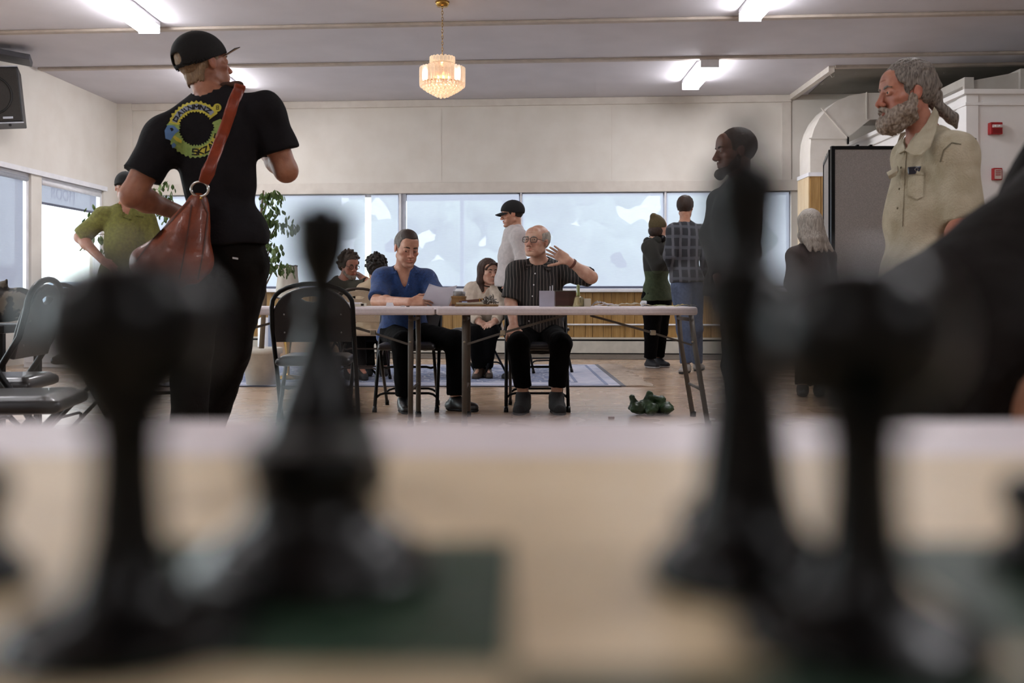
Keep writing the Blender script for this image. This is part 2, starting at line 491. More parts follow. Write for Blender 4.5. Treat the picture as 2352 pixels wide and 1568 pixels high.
# windows of the back wall
def glass_mat():
    m = bpy.data.materials.new('window_glass'); m.use_nodes = True; nt = m.node_tree
    nt.nodes.remove(nt.nodes['Principled BSDF']); out = nt.nodes['Material Output']
    a = nt.nodes.new('ShaderNodeBsdfTransparent'); g = nt.nodes.new('ShaderNodeBsdfGlossy'); g.inputs['Roughness'].default_value = .02
    a.inputs[0].default_value = (.93, .96, .95, 1)
    mx = nt.nodes.new('ShaderNodeMixShader'); mx.inputs[0].default_value = .05
    nt.links.new(a.outputs[0], mx.inputs[1]); nt.links.new(g.outputs[0], mx.inputs[2]); nt.links.new(mx.outputs[0], out.inputs[0])
    return m
M_glass = glass_mat()
def screen_mat(name, col, see, glow):
    """sunscreen roller cloth: lets part of the view through and glows with the daylight behind it"""
    m = bpy.data.materials.new(name); m.use_nodes = True; nt = m.node_tree
    b = nt.nodes['Principled BSDF']; b.inputs['Base Color'].default_value = lin('6c7380'); b.inputs['Roughness'].default_value = .8
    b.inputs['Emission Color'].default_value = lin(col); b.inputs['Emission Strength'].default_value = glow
    tc = nt.nodes.new('ShaderNodeTexCoord')
    wv = nt.nodes.new('ShaderNodeTexNoise'); wv.inputs['Scale'].default_value = 12; wv.inputs['Detail'].default_value = 6
    mp = nt.nodes.new('ShaderNodeMapping'); mp.inputs['Scale'].default_value = (1, 1, 9); nt.links.new(tc.outputs['Object'], mp.inputs[0])
    nt.links.new(mp.outputs[0], wv.inputs[0])
    mr = nt.nodes.new('ShaderNodeMapRange'); mr.inputs[1].default_value = .3; mr.inputs[2].default_value = .7
    mr.inputs[3].default_value = see * .92; mr.inputs[4].default_value = see * 1.08
    nt.links.new(wv.outputs[0], mr.inputs[0])
    t = nt.nodes.new('ShaderNodeBsdfTransparent'); mx = nt.nodes.new('ShaderNodeMixShader')
    nt.links.new(mr.outputs[0], mx.inputs[0]); nt.links.new(b.outputs[0], mx.inputs[1]); nt.links.new(t.outputs[0], mx.inputs[2])
    nt.links.new(mx.outputs[0], nt.nodes['Material Output'].inputs[0])
    return m
M_screen = screen_mat('sunscreen_cloth', 'c9d3e6', .23, BLIND)
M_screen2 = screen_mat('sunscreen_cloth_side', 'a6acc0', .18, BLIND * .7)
M_hem = mat('blind_hem_bar', '55586a', .5, scale=20)

wins = [(330, 600), (600, 919), (919, 1195), (1195, 1528), (1528, 1817)]
for k, (a, c) in enumerate(wins):
    ua, uc = U(a), U(c); fw = .045
    b = MB()
    b.box((ua, .05, ZW0), (ua + fw, .12, ZW1)).box((uc - fw, .05, ZW0), (uc, .12, ZW1))
    b.box((ua, .05, ZW1 - fw), (uc, .12, ZW1)).box((ua, .05, ZW0), (uc, .12, ZW0 + fw))
    if k == 2:
        b.box((U(1056), .04, ZW0), (U(1064), .12, ZW1)).box((U(921), .03, ZW0), (U(932), .1, ZW1)).box((U(932), .04, ZW1 - .1), (uc, .1, ZW1 - .045))
    wn = struct(onwall(b.build('window_%d' % (k + 1), M_alu)))
    box('pane', (ua + fw, .09, ZW0 + fw), (uc - fw, .095, ZW1 - fw), M_glass, wn)
bl = [(340, 596, 'plain roller blind at the far left of the window wall, behind the man in black'),
      (604, 838, 'roller blind beside the leafy plant, left of the bright gap'),
      (852, 914, 'narrow roller blind between the bright gap and the pale post'),
      (934, 1192, 'roller blind over the sliding window with a middle bar'),
      (1200, 1523, 'widest roller blind, behind the elderly man with raised hand'),
      (1532, 1812, 'roller blind at the right end of the window wall')]
for a, c, lb in bl:
    e = empty('roller_blind', WB0, -TH, lb, 'blind', 'roller blinds on the window wall')
    box('cloth', (U(a), .012, ZW0 + .03), (U(c), .014, ZW1 - .02), M_screen, e)
    box('hem_bar', (U(a), .006, ZW0 + .008), (U(c), .02, ZW0 + .034), M_hem, e)
    MB().tube([(U(a), .03, ZW1 - .03), (U(c), .03, ZW1 - .03)], .018, 10).build('roller', M_trimw, e, True)
for a, c in ((1527, 1530), (917, 920.5), (1195.5, 1198)):
    struct(onwall(box('trim_3', (U(a) - .004, -.01, ZW0), (U(c) + .004, .05, ZW1), M_trimw)))

# left wall and its windows
def WL(t, z, off=0): return V((-5.70 - .05 * t + off, 14.41 - t, z))
def lbox(mb, t0, t1, z0, z1, o0, o1):
    q = [WL(t0, z0, o0), WL(t1, z0, o0), WL(t1, z0, o1), WL(t0, z0, o1)]; r = [WL(t0, z1, o0), WL(t1, z1, o0), WL(t1, z1, o1), WL(t0, z1, o1)]
    A = [mb.bm.verts.new(p) for p in q]; B = [mb.bm.verts.new(p) for p in r]
    mb.bm.faces.new(A[::-1]); mb.bm.faces.new(B)
    for k in range(4): mb.bm.faces.new((A[k], A[(k + 1) % 4], B[(k + 1) % 4], B[k]))
    return mb
LW = [(.45, 2.12), (2.36, 4.3), (4.55, 6.6), (6.85, 8.9), (9.15, 11.2)]
b = MB(); LZ0, LZ1 = .62, 2.29
lbox(b, 0, 20, LZ1, ZC, -.2, 0); lbox(b, 0, 20, 0, LZ0, -.2, 0); lbox(b, 0, .45, LZ0, LZ1, -.2, 0); lbox(b, 11.2, 20, LZ0, LZ1, -.2, 0)
for (a, c), (a2, c2) in zip(LW, LW[1:]): lbox(b, c, a2, LZ0, LZ1, -.2, 0)
struct(b.build('wall_left', M_wall))
for k, (a, c) in enumerate(LW):
    b = MB(); f_ = .06
    lbox(b, a, a + f_, LZ0, LZ1, -.13, -.03); lbox(b, c - f_, c, LZ0, LZ1, -.13, -.03)
    lbox(b, a, c, LZ1 - f_, LZ1, -.13, -.03); lbox(b, a, c, LZ0, LZ0 + f_, -.13, -.03)
    wn = struct(b.build('window_%d' % (k + 6), M_trimw))
    b = MB(); lbox(b, a + f_, c - f_, LZ0 + f_, LZ1 - f_, -.10, -.095); b.build('pane', M_glass, wn)
b = MB(); lbox(b, .4, 11.3, LZ1, LZ1 + .06, -.02, .03); struct(b.build('trim_4', M_trimw))
b = MB(); lbox(b, .4, 11.3, LZ0 - .05, LZ0, -.1, .1); struct(b.build('trim_5', M_trimw))
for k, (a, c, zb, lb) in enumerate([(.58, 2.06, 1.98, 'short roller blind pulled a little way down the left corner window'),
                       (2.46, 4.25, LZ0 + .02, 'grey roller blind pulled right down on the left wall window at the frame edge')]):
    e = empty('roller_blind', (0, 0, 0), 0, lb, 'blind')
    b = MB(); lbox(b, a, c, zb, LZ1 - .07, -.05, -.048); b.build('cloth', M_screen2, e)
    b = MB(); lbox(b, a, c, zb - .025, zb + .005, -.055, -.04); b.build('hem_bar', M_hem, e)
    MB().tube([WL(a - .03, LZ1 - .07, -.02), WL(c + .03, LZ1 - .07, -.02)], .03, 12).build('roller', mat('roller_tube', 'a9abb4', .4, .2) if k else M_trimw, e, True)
def text_mesh(s, size, ext=.002):
    cu = bpy.data.curves.new('letters', 'FONT'); cu.body = s; cu.size = size; cu.extrude = ext; cu.align_x = 'CENTER'
    o = bpy.data.objects.new('letters_tmp', cu); COL.objects.link(o)
    dg = bpy.context.evaluated_depsgraph_get(); me = bpy.data.meshes.new_from_object(o.evaluated_get(dg))
    bpy.data.objects.remove(o); return me
M_let = mat('faded_window_letters', '5b6076', .6)
for s, t, z in (('DINING', 3.28, 2.03), ('ROOM', 1.42, 2.06)):      # lettering on the outside of the glass reads backwards from inside
    me = text_mesh(s, .21)
    X = V((.05, 1, 0)).normalized() * -1
    Mx = Matrix(((X.x * -1, 0, -1, 0), (X.y * -1, 0, 0, 0), (0, 1, 0, 0), (0, 0, 0, 1)))
    me.transform(Mx); me.transform(Matrix.Translation(WL(t, z, -.085)))
    tag(link('window_lettering', me, M_let), 'faded %s lettering seen backwards through the blind' % ('long' if s == 'DINING' else 'short'), 'lettering')

# outside
M_leafout = mat('garden_foliage', '8fae6a', .8, scale=4, col2='5f8245', bump=.3)
struct(box('ground_outside', (-60, -20, -.35), (60, 60, -.25), M_conc))
def bush(loc, r, seed, lb, m=M_leafout):
    f = SDF(); rr = random.Random(seed)
    for i in range(26):
        f.rc((rr.uniform(-r, r) * .8, rr.uniform(-r, r) * .5, rr.uniform(0, r) * 1.2), (rr.uniform(-r, r) * .8, rr.uniform(-r, r) * .5, rr.uniform(0, r) * 1.3), r * .25, k=.1)
    f.disp = [(.06, 14 / r, seed)]
    o = soft('bush', f, r * .09, m); o.location = loc
    tag(o, lb, 'bush'); return o
bush((-9.4, 17.8, -.25), .55, 3, 'sunlit green bush outside the left corner window')
M_brick = mat('outdoor_brick', 'a89c97', .9, scale=20, bump=.3)
pl = empty('brick_pier', (-7.75, 15.55, -.25), 0, 'grey brick pier standing outside the left corner window', 'pier')
box('core', (-.17, -.17, 0), (.17, .17, 1.5), M_brick, pl)
bm_ = None
for r_ in range(14):
    for s_ in range(2):
        o = MB().box((-.18 + s_ * .18 + .004 - (.0 if r_ % 2 else .0), -.18, r_ * .105 + .005), (-.004 + s_ * .18, .18, r_ * .105 + .098)).build('brick', M_brick, pl)
box('coping', (-.2, -.2, 1.5), (.2, .2, 1.56), M_conc, pl)
M_slate = mat('blue_grey_cladding', '8b95a6', .8, scale=5)
o = MB().prism([(-3.2, 0), (1.6, 0), (1.6, 1.35), (.9, 1.35), (-3.2, .2)], 0, 2.5).build('lean_to_shed', M_slate); o.location = (-9.9, 19.5, -.25)
tag(o, 'blue grey lean-to with a sloping roof outside the left corner window', 'shed')
o = box('neighbour_house', (-42, 52, -.3), (-12, 58, 7), mat('sunlit_render', 'f0f0ee', .8, scale=2))
tag(o, 'pale house facade far beyond the left corner window', 'building')
for i in range(5): box('window', (-40 + i * 5.4, 51.9, 3.6), (-38.6 + i * 5.4, 52, 5), M_slate, o)
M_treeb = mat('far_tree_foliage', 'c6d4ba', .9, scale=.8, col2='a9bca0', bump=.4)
for i, (px, d, r, lb) in enumerate([(655, 24, 1.1, 'behind the blind next to the indoor plant'), (770, 27, 1.0, 'above the curly-haired man'), (985, 22, 1.15, 'through the left half of the sliding window'), (1115, 31, 1.2, 'through the right half of the sliding window'),
        (1280, 22, 1.0, 'through the widest blind, above the elderly man'), (1440, 28, 1.2, 'through the widest blind, left of the beanie'), (1640, 25, 1.2, 'through the rightmost blind')]):
    f = SDF(); rr = random.Random(i + 3)
    for j in range(18):
        a = (rr.uniform(-r, r) * .9, rr.uniform(-1, 1), 1.2 + rr.uniform(0, 3.2))
        f.el(a, (r * rr.uniform(.3, .5),) * 3, k=.2)
    f.rc((0, 0, -.2), (0, 0, 2.5), .14, .1, k=.2)
    f.disp = [(.10, 6, i)]
    o = soft('garden_tree', f, .14, M_treeb); o.location = ((px - 1176) / F * d, d, -.2)
    tag(o, 'hazy garden tree seen ' + lb, 'tree')

# ceiling battens
b = None
for k, (dd, wd, x0, x1) in enumerate([(11.73, .09, -5.78, 7.3), (10.08, .09, -6, 7.3), (8.43, .09, -6, 7.3)]):
    o = struct(box('trim_%d' % (k + 6), (x0, -wd / 2, ZC - .03), (x1, wd / 2, ZC), M_strip, bevel=.008)); o.location = (0, dd, 0); o.rotation_euler = (0, 0, -TH)
# soffit edge at the right, with the darker ceiling behind it
o = struct(box('trim_9', (-.035, 0, ZC - .07), (.035, 1.72, ZC), M_trim)); o.location = (3.86, 12.02, 0)
o = struct(box('trim_10', (0, -.04, ZC - .03), (3.6, .04, ZC), M_strip)); o.location = (3.9, 12.02, 0); o.rotation_euler = (0, 0, -TH)
o = struct(box('ceiling_panel', (0, 0, ZC - .012), (3.4, 1.6, ZC - .002), M_ceild)); o.location = (3.95, 12.05, 0); o.rotation_euler = (0, 0, -TH)  # thin panel in a darker grey than the main ceiling
M_wire = mat('hook_wire', 'c9c2b8', .4, .6)
for k, (px, py, dd, lb) in enumerate([(1907, 172, 12.2, 'small wire hook hanging by the soffit corner'), (1963, 160, 12.3, 'thin wire hook hanging from the soffit edge, left of the ponytailed man'), (2168, 160, 12.3, 'wire hook hanging from the ceiling right of the ponytailed man'), (1882, 190, 12.9, 'tiny ceiling hook on the soffit side beam')]):
    p = P(px, py, dd); q = [(0, 0, ZC - .03 - p.z), (0, 0, 0), (.02, 0, -.03), (.045, 0, -.02), (.05, 0, .01)]
    o = MB().tube(q, .004, 5).build('ceiling_hook', M_wire); o.location = p
    tag(o, lb, 'hook')

# ------------------------------------------------------------------ ceiling lamps
M_lamp = mat('lamp_diffuser', 'ffffff', .5, emit='fbfbff', es=LAMP)
def lamp(x, y0, lb):
    e = empty('ceiling_lamp', (x, y0, ZC), 0, lb, 'lamp', 'fluorescent ceiling lamps')
    box('housing', (-.11, 0, -.045), (.11, 1.24, 0), M_trimw, e)
    box('diffuser', (-.103, .008, -.115), (.103, 1.232, -.046), M_lamp, e, .02)
    box('end_cap', (-.107, -.012, -.12), (.107, .006, -.0), M_trimw, e)
    box('end_cap', (-.107, 1.234, -.12), (.107, 1.252, -.0), M_trimw, e)
lamp(2.30, 11.58, 'fluorescent lamp over the right side, far one with its end cap in view')
lamp(2.31, 8.42, 'fluorescent lamp cut by the top edge right of the chandelier')
lamp(-3.68, 8.86, 'fluorescent lamp cut by the top edge above the man in black')
lamp(-3.68, 12.0, 'fluorescent lamp hidden behind the head of the man in the black cap')
for x in (-3.68, 2.31):  # unseen lamps continuing both rows, added to brighten the foreground
    for y in (5.3, 1.0, -3):
        lamp(x, y, 'unseen fluorescent lamp added overhead to light the foreground')

# ------------------------------------------------------------------ chandelier
ch = P(1016, 5, 9.42); cz = lambda py: HC + (684 - py) / F * 9.42
e = empty('chandelier', (ch.x, ch.y, ZC), 0, 'crystal chandelier hanging on a brass chain in the middle', 'chandelier')
M_brass = mat('polished_brass', 'b8924e', .25, 1, scale=30)
M_cryst = mat('lit_crystal', 'fff1dc', .08, trans=.65, scale=60, emit='ffe2c4', es=.10, spec=.8)
M_crystp = mat('lit_crystal_pink', 'e8b9a0', .1, trans=.6, scale=60, emit='ffc79b', es=.03, spec=.8)
M_bulb = mat('warm_bulb', 'ffffff', .5, emit='ffdca8', es=CHANDELIER * .8)
MB().lathe([(.02, -.05), (.05, -.045), (.065, -.02), (.068, 0)], 20).build('canopy', M_brass, e, True)
z0 = cz(12) - ZC; z1 = cz(131) - ZC; n = 17
for i in range(n):
    zc_ = z0 + (z1 - z0) * (i + .5) / n; L = abs(z1 - z0) / n * .62
    q = [(math.cos(a) * .008, 0, zc_ + math.sin(a) * L) for a in [2 * math.pi * j / 10 for j in range(10)]]
    if i % 2: q = [(0, x, z) for x, _, z in q]
    MB().tube(q, .0028, 5, closed=True).build('chain_link', M_brass, e, True)
def prism_ring(r, zt, L, n, wd, m, name, tilt=0):
    mb0 = None
    for i in range(n):
        a = 2 * math.pi * i / n
        b = MB()
        hw = wd / 2; pts = [(-hw, -L * .5 + wd * .3), (-hw * .5, -L * .5), (hw * .5, -L * .5), (hw, -L * .5 + wd * .3), (hw, L * .5 - wd * .4), (hw * .6, L * .5 - wd * .1), (0, L * .5), (-hw * .6, L * .5 - wd * .1), (-hw, L * .5 - wd * .4)]
        if i == 0:
            b.prism(pts, -.006, .006); o = b.build(name, m, e); mb0 = o.data
        else:
            o = link(name, mb0, None, e)
        o.location = (r * math.cos(a), r * math.sin(a), zt - L / 2); o.rotation_euler = (tilt, 0, a - math.pi / 2)
        o.rotation_mode = 'ZYX' if False else 'XYZ'
prism_ring(.115, cz(131) - ZC, .165, 20, .036, M_cryst, 'crystal_prism')
prism_ring(.105, cz(148) - ZC, .13, 14, .03, M_crystp, 'crystal_prism')
prism_ring(.212, cz(156) - ZC, .15, 36, .034, M_cryst, 'crystal_prism')
prism_ring(.185, cz(160) - ZC, .15, 24, .03, M_crystp, 'crystal_prism')
b = MB(); ns = 0
for r, py in ((.20, 196), (.175, 201), (.145, 206), (.115, 210), (.085, 214), (.055, 218), (.022, 221)):
    k = max(3, int(r * 2 * math.pi / .036))
    for i in range(k):
        a = 2 * math.pi * i / k + r * 9
        o = (MB().ball((0, 0, 0), .017, 8, (1, 1, 1.25)).build('crystal_drop', M_cryst, e, False)) if ns == 0 else link('crystal_drop', drop, None, e)
        drop = o.data; ns += 1; o.location = (r * math.cos(a), r * math.sin(a), cz(py) - ZC)
for r, py in ((.118, 147), (.2, 166), (.205, 192), (.12, 166)):
    MB().tube([(r * math.cos(a), r * math.sin(a), cz(py) - ZC) for a in [2 * math.pi * j / 28 for j in range(28)]], .0035, 6, closed=True).build('brass_hoop', M_brass, e, True)
for i in range(4):
    a = i * math.pi / 2 + .4
    MB().ball((.06 * math.cos(a), .06 * math.sin(a), cz(176) - ZC), .024, 10, (1, 1, 1.5)).build('bulb', M_bulb, e, True)
MB().ball((0, 0, cz(150) - ZC), .022, 10, (1, 1, 1.5)).build('bulb', M_bulb, e, True)

# ------------------------------------------------------------------ duct, oak column, white room, dividers
M_duct = mat('painted_duct', 'd6d0c8', .6, scale=6, col2='cec7be')
D1 = 12.6
def xz(px, py, d=D1): p = P(px, py, d); return (p.x, p.z)
outer = [(1861, 405), (1861, 345), (1863, 320), (1870, 296), (1882, 272), (1900, 250), (1924, 231), (1952, 219), (1985, 213.5), (2012, 213)]
inner = [(2012, 274), (1998, 275), (1946, 316), (1946, 405)]
e = empty('air_duct', (0, 0, 0), 0, 'white painted air duct that bends down onto the oak column', 'duct')
MB().prism([xz(*p) for p in outer + inner], D1, D1 + .46).build('elbow', M_duct, e)
MB().prism([xz(*p) for p in ((2012, 213), (2150, 211), (2150, 272), (2012, 274))], D1, D1 + .46).build('horizontal_run', M_duct, e)
MB().prism([xz(*p) for p in ((1945, 331), (1949, 331), (1949, 316), (1945, 313))], D1 - .02, D1 + .48).build('flange', M_blackm, e)
for a, c in (((1858, 318), (1946, 318)), ((1886, 248), (1946, 316)), ((1990, 212), (1990, 275))):
    A = V((*xz(*a), 0)); C = V((*xz(*c), 0))
    MB().bar((A.x, D1 - .004, A.y), (C.x, D1 - .004, C.y), .022, .012, (0, 1, 0)).build('seam', M_duct, e)
MB().prism([xz(*p) for p in ((1856, 405), (1950, 405), (1950, 396), (1856, 396))], D1 - .02, D1 + .49).build('rim', M_trimw, e)
x0 = xz(1861, 405)[0]; x1 = xz(1950, 405)[0] + .35; zt = xz(1861, 404)[1]
e = struct(box('column', (x0, D1 + .01, 0), (x1, D1 + .5, zt), M_plank))
ww = [.13, .17, .15, .18, .15]; x = x0
for wd in ww:
    if x + wd > x1 + .02: break
    box('plank', (x + .003, D1 - .012, 0), (min(x + wd, x1) - .003, D1 + .01, zt), M_plank, e, .003); x += wd
for y in (D1 + .02, D1 + .18, D1 + .34):
    box('plank', (x0 - .02, y, 0), (x0, y + .152, zt), mat('lit_oak_panel', 'd9c3a0', .5, scale=3, stretch=(14, 14, 1), col2='cfb58c'), e, .003)  # left side of the column: same oak, its lit look painted in paler
M_white = mat('white_room_paint', 'e9e6e4', .55, scale=3, col2='e3e0de')
e = struct(box('wall_office', (4.57, 10.0, 0), (7.39, 13.45, 2.85), M_white))
zt = 2.85
for nm, lo, hi in (('cornice', (4.52, 9.95, zt - .02), (7.39, 13.5, zt + .03)), ('cornice', (4.545, 9.975, zt - .13), (7.39, 13.47, zt - .10)), ('corner_trim', (4.555, 9.985, 0), (4.68, 10.2, zt - .02))):
    box(nm, lo, hi, M_white, e, .004)
box('panel_bead', (4.72, 9.985, zt - .10), (7.3, 9.999, zt - .075), M_white, e)
e = empty('ceiling_duct', (0, 0, 0), 0, 'pale duct boxes lying above the white office at top right', 'duct')
MB().prism([(4.9, 3.02), (5.35, 3.32), (5.9, 3.42), (7.3, 3.42), (7.3, 2.9), (4.9, 2.9)], 11.6, 12.2).build('duct_box', M_duct, e)
box('collar', (5.25, 11.55, 2.9), (5.36, 12.25, 3.35), M_duct, e)
box('collar', (5.9, 11.55, 2.9), (6.0, 12.25, 3.45), M_duct, e)
M_red = mat('alarm_red', 'a3141b', .35, scale=30)
p = P(2284, 296, 9.98)
e = empty('fire_alarm', p, 0, 'red fire alarm strobe high on the white office wall', 'alarm')
box('body', (-.06, -.05, -.06), (.06, .018, .06), M_red, e, .006)
box('strobe_lens', (-.045, -.062, .005), (.055, -.045, .035), mat('strobe_glass', 'd8c9c9', .1, spec=.9), e, .004)
for dx in (-.02, .02): MB().ball((dx, -.063, .02), .009, 8).build('strobe_lamp', M_trimw, e, True)
box('grille', (-.04, -.053, -.05), (.05, -.045, -.005), mat('alarm_dark_red', '7c0d14', .3), e)
p = P(2289, 400, 9.98)
e = empty('pull_station', p, 0, 'small red framed box on the white office wall below the strobe', 'alarm')
box('body', (-.045, -.03, -.06), (.045, .018, .06), M_red, e, .005)
box('face_plate', (-.034, -.034, -.05), (.034, -.03, .045), mat('pull_face', 'c9b8b0', .5), e)
for i in range(3): box('slot', (-.025, -.037, .025 - i * .02), (.025, -.034, .033 - i * .02), M_red, e)

M_felt = mat('grey_divider_felt', '8b8480', .95, scale=140, col2='7b7470', bump=.2)
def divider(a, c, zt, lb):
    a = V(a); c = V(c); L = (c - a).length; ang = math.atan2(c.y - a.y, c.x - a.x)
    e = empty('room_divider', (a.x, a.y, 0), ang, lb, 'divider', 'felt room divider panels')
    box('panel', (.03, -.012, .08), (L - .03, .012, zt - .03), M_felt, e)
    box('frame_post', (0, -.02, 0), (.032, .02, zt), M_blackm, e, .003); box('frame_post', (L - .032, -.02, 0), (L, .02, zt), M_blackm, e, .003)
    box('frame_rail', (.032, -.02, zt - .03), (L - .032, .02, zt), M_blackm, e, .003); box('frame_rail', (.032, -.02, .05), (L - .032, .02, .08), M_blackm, e, .003)
    for s in (.4, .6): box('clip', (L * s - .012, -.018, zt), (L * s + .012, .018, zt + .012), M_blackm, e, .002)
pa = P(1908, 684, 8.6); pb = P(2060, 684, 8.6); pc = P(2241, 684, 8.15); pd = P(1895, 684, 9.5)
divider((pa.x, pa.y), (pb.x, pb.y), 2.10, 'grey felt divider panel with black frame left of the ponytailed man')
divider((pb.x + .01, pb.y), (pc.x, pc.y), 2.10, 'grey felt divider panel behind the ponytailed man, its black edge by the office wall')
divider((pd.x, pd.y), (pa.x + .02, pa.y + .06), 2.08, 'edge-on felt divider panel behind the front panel, next to the oak column')

# ------------------------------------------------------------------ loudspeaker
e = empty('loudspeaker', P(-22, 215, 10.9), 0, 'black loudspeaker hung in the top left corner under a bracket', 'loudspeaker')
Mx = Matrix.Rotation(R_ := .38, 4, 'Z') @ Matrix.Rotation(-.1, 4, 'Y')
M_grille = mat('speaker_grille', '35312f', .7, scale=180, col2='26231f', bump=.3)
M_spk = mat('speaker_cabinet', '1b1a1d', .5, scale=30)
box('cabinet', (-.3, -.02, -.33), (.3, .4, .29), M_spk, e, .01, Mx)
box('grille', (-.285, -.035, -.31), (.285, -.018, .27), M_grille, e, .006, Mx)
b = MB(); b.tube([(.21 * math.cos(a), -.036, .21 * math.sin(a) - .02) for a in [2 * math.pi * i / 32 for i in range(32)]], .012, 8, closed=True)
for v in b.bm.verts: v.co = Mx @ v.co
b.build('cone_ring', mat('speaker_ring', '161414', .6), e, True)
box('edge_strip', (-.3, -.038, -.335), (.3, -.03, -.322), M_alu, e, 0, Mx); box('edge_strip', (-.3, -.038, .283), (.3, -.03, .295), M_alu, e, 0, Mx)
box('badge', (.1, -.042, -.285), (.2, -.034, -.262), M_alu, e, 0, Mx)
MB().ball((.16, .0, -.35), .016, 8, M=Mx).build('foot', M_spk, e, True)
box('bracket_plate', (-.5, -.05, .44), (.34, .34, .5), mat('bracket_grey', '4a4a50', .5, .3), e, .008, Matrix.Rotation(.38, 4, 'Z') @ Matrix.Rotation(.12, 4, 'Y'))
box('bracket_arm', (-.25, .05, .26), (.05, .3, .47), M_spk, e, .01, Mx)
# ------------------------------------------------------------------ folding tables
M_tab = mat('white_plastic_top', 'e0d4d6', .4, scale=60, col2='d8cccf', bump=.1, bscale=160)
M_leg = mat('grey_table_leg', '5d564f', .5, .2, scale=20)
def folding_table(x0, x1, y0, y1, lb, legs, splay=0):
    cx, cy = (x0 + x1) / 2, (y0 + y1) / 2; ZT = .736
    e = empty('folding_table', (cx, cy, 0), 0, lb, 'table', 'white folding tables')
    box('table_top', (x0 - cx, y0 - cy, ZT - .05), (x1 - cx, y1 - cy, ZT), M_tab, e, .014)
    for lx, sg in legs:
        lx -= cx; sp_l = splay if sg > 0 else 0
        for ly in (y0 - cy + .13, y1 - cy - .13):
            MB().tube([(lx, ly * .9, ZT - .05), (lx + sp_l * .2, ly, ZT - .25), (lx + sp_l, ly, .0)], .0165, 10).build('leg', M_leg, e, True)
            MB().lathe([(.02, 0), (.02, .03), (.017, .035)], 12, (lx + sp_l, ly, 0)).build('leg_cap', M_blackm, e, True)
        MB().tube([(lx + sp_l * .72, y0 - cy + .13, .22), (lx + sp_l * .72, y1 - cy - .13, .22)], .01, 8).build('leg_brace', M_leg, e, True)
        MB().tube([(lx, y0 - cy + .13, ZT - .08), (lx, y1 - cy - .13, ZT - .08)], .012, 8).build('leg_hinge', M_leg, e, True)
        MB().bar((lx, 0 - .25, .50), (lx - sg * .24, -.22, .575), .024, .012, (0, 1, 0)).build('folding_stay', M_leg, e)
        MB().bar((lx - sg * .22, -.22, .57), (lx - sg * .62, -.18, ZT - .055), .024, .014, (0, 1, 0)).build('folding_stay', M_leg, e)
        box('stay_lock', (lx - sg * .235 - .016, -.245, .56), (lx - sg * .235 + .016, -.2, .59), mat('zinc_lock', 'b5ac98', .3, .8), e, .004)
        MB().ball((lx, y0 - cy + .112, .52), .007, 8).build('rivet', mat('zinc_lock', 'b5ac98', .3, .8), e, True)
    return e
tx = lambda px, d=6.0: (px - 1176) / F * d
folding_table(tx(1001), tx(1603), 6.0, 6.77, 'white folding table in front of the elderly man, boxes and papers on it', ((tx(1067, 6.13), -1), (tx(1589, 6.13) , 1)), .10)
folding_table(tx(398), tx(998), 6.0, 6.77, 'white folding table in front of the man in the blue shirt', ((tx(450, 6.13), -1), (tx(943, 6.13), 1)))

# ------------------------------------------------------------------ folding chairs
M_vinyl = mat('black_vinyl', '17171b', .32, scale=200, col2='1c1c21', bump=.12, coat=.2)
M_vinylb = mat('tan_fabric_seat', 'a58f78', .85, scale=120, bump=.2)
M_brown = mat('brown_metal_frame', '2e2019', .4, .5, scale=30)
def flat_shape(outer, holes, th, name, m, parent, Mx):
    cu = bpy.data.curves.new('shape', 'CURVE'); cu.dimensions = '2D'; cu.fill_mode = 'BOTH'; cu.extrude = th / 2; cu.bevel_depth = .005; cu.bevel_resolution = 1
    for pts in [outer] + holes:
        s = cu.splines.new('POLY'); s.points.add(len(pts) - 1); s.use_cyclic_u = True
        for p, q in zip(s.points, pts): p.co = (q[0], q[1], 0, 1)
    o = bpy.data.objects.new('shape_tmp', cu); COL.objects.link(o)
    dg = bpy.context.evaluated_depsgraph_get(); me = bpy.data.meshes.new_from_object(o.evaluated_get(dg)); bpy.data.objects.remove(o)
    me.transform(Mx)
    # gentle curve of the back
    return link(name, me, m, parent, False)
def ell_out(w_, zlo, zmid, zhi, n=20, p=2.3):
    o = [(-w_ * .93, zlo), (w_ * .93, zlo)]
    for i in range(n + 1):
        a = math.pi * i / n; c, s = math.cos(a), math.sin(a)
        o.append((w_ * math.copysign(abs(c) ** (2 / p), c), zmid + (zhi - zmid) * abs(s) ** (2 / p)))
    return o
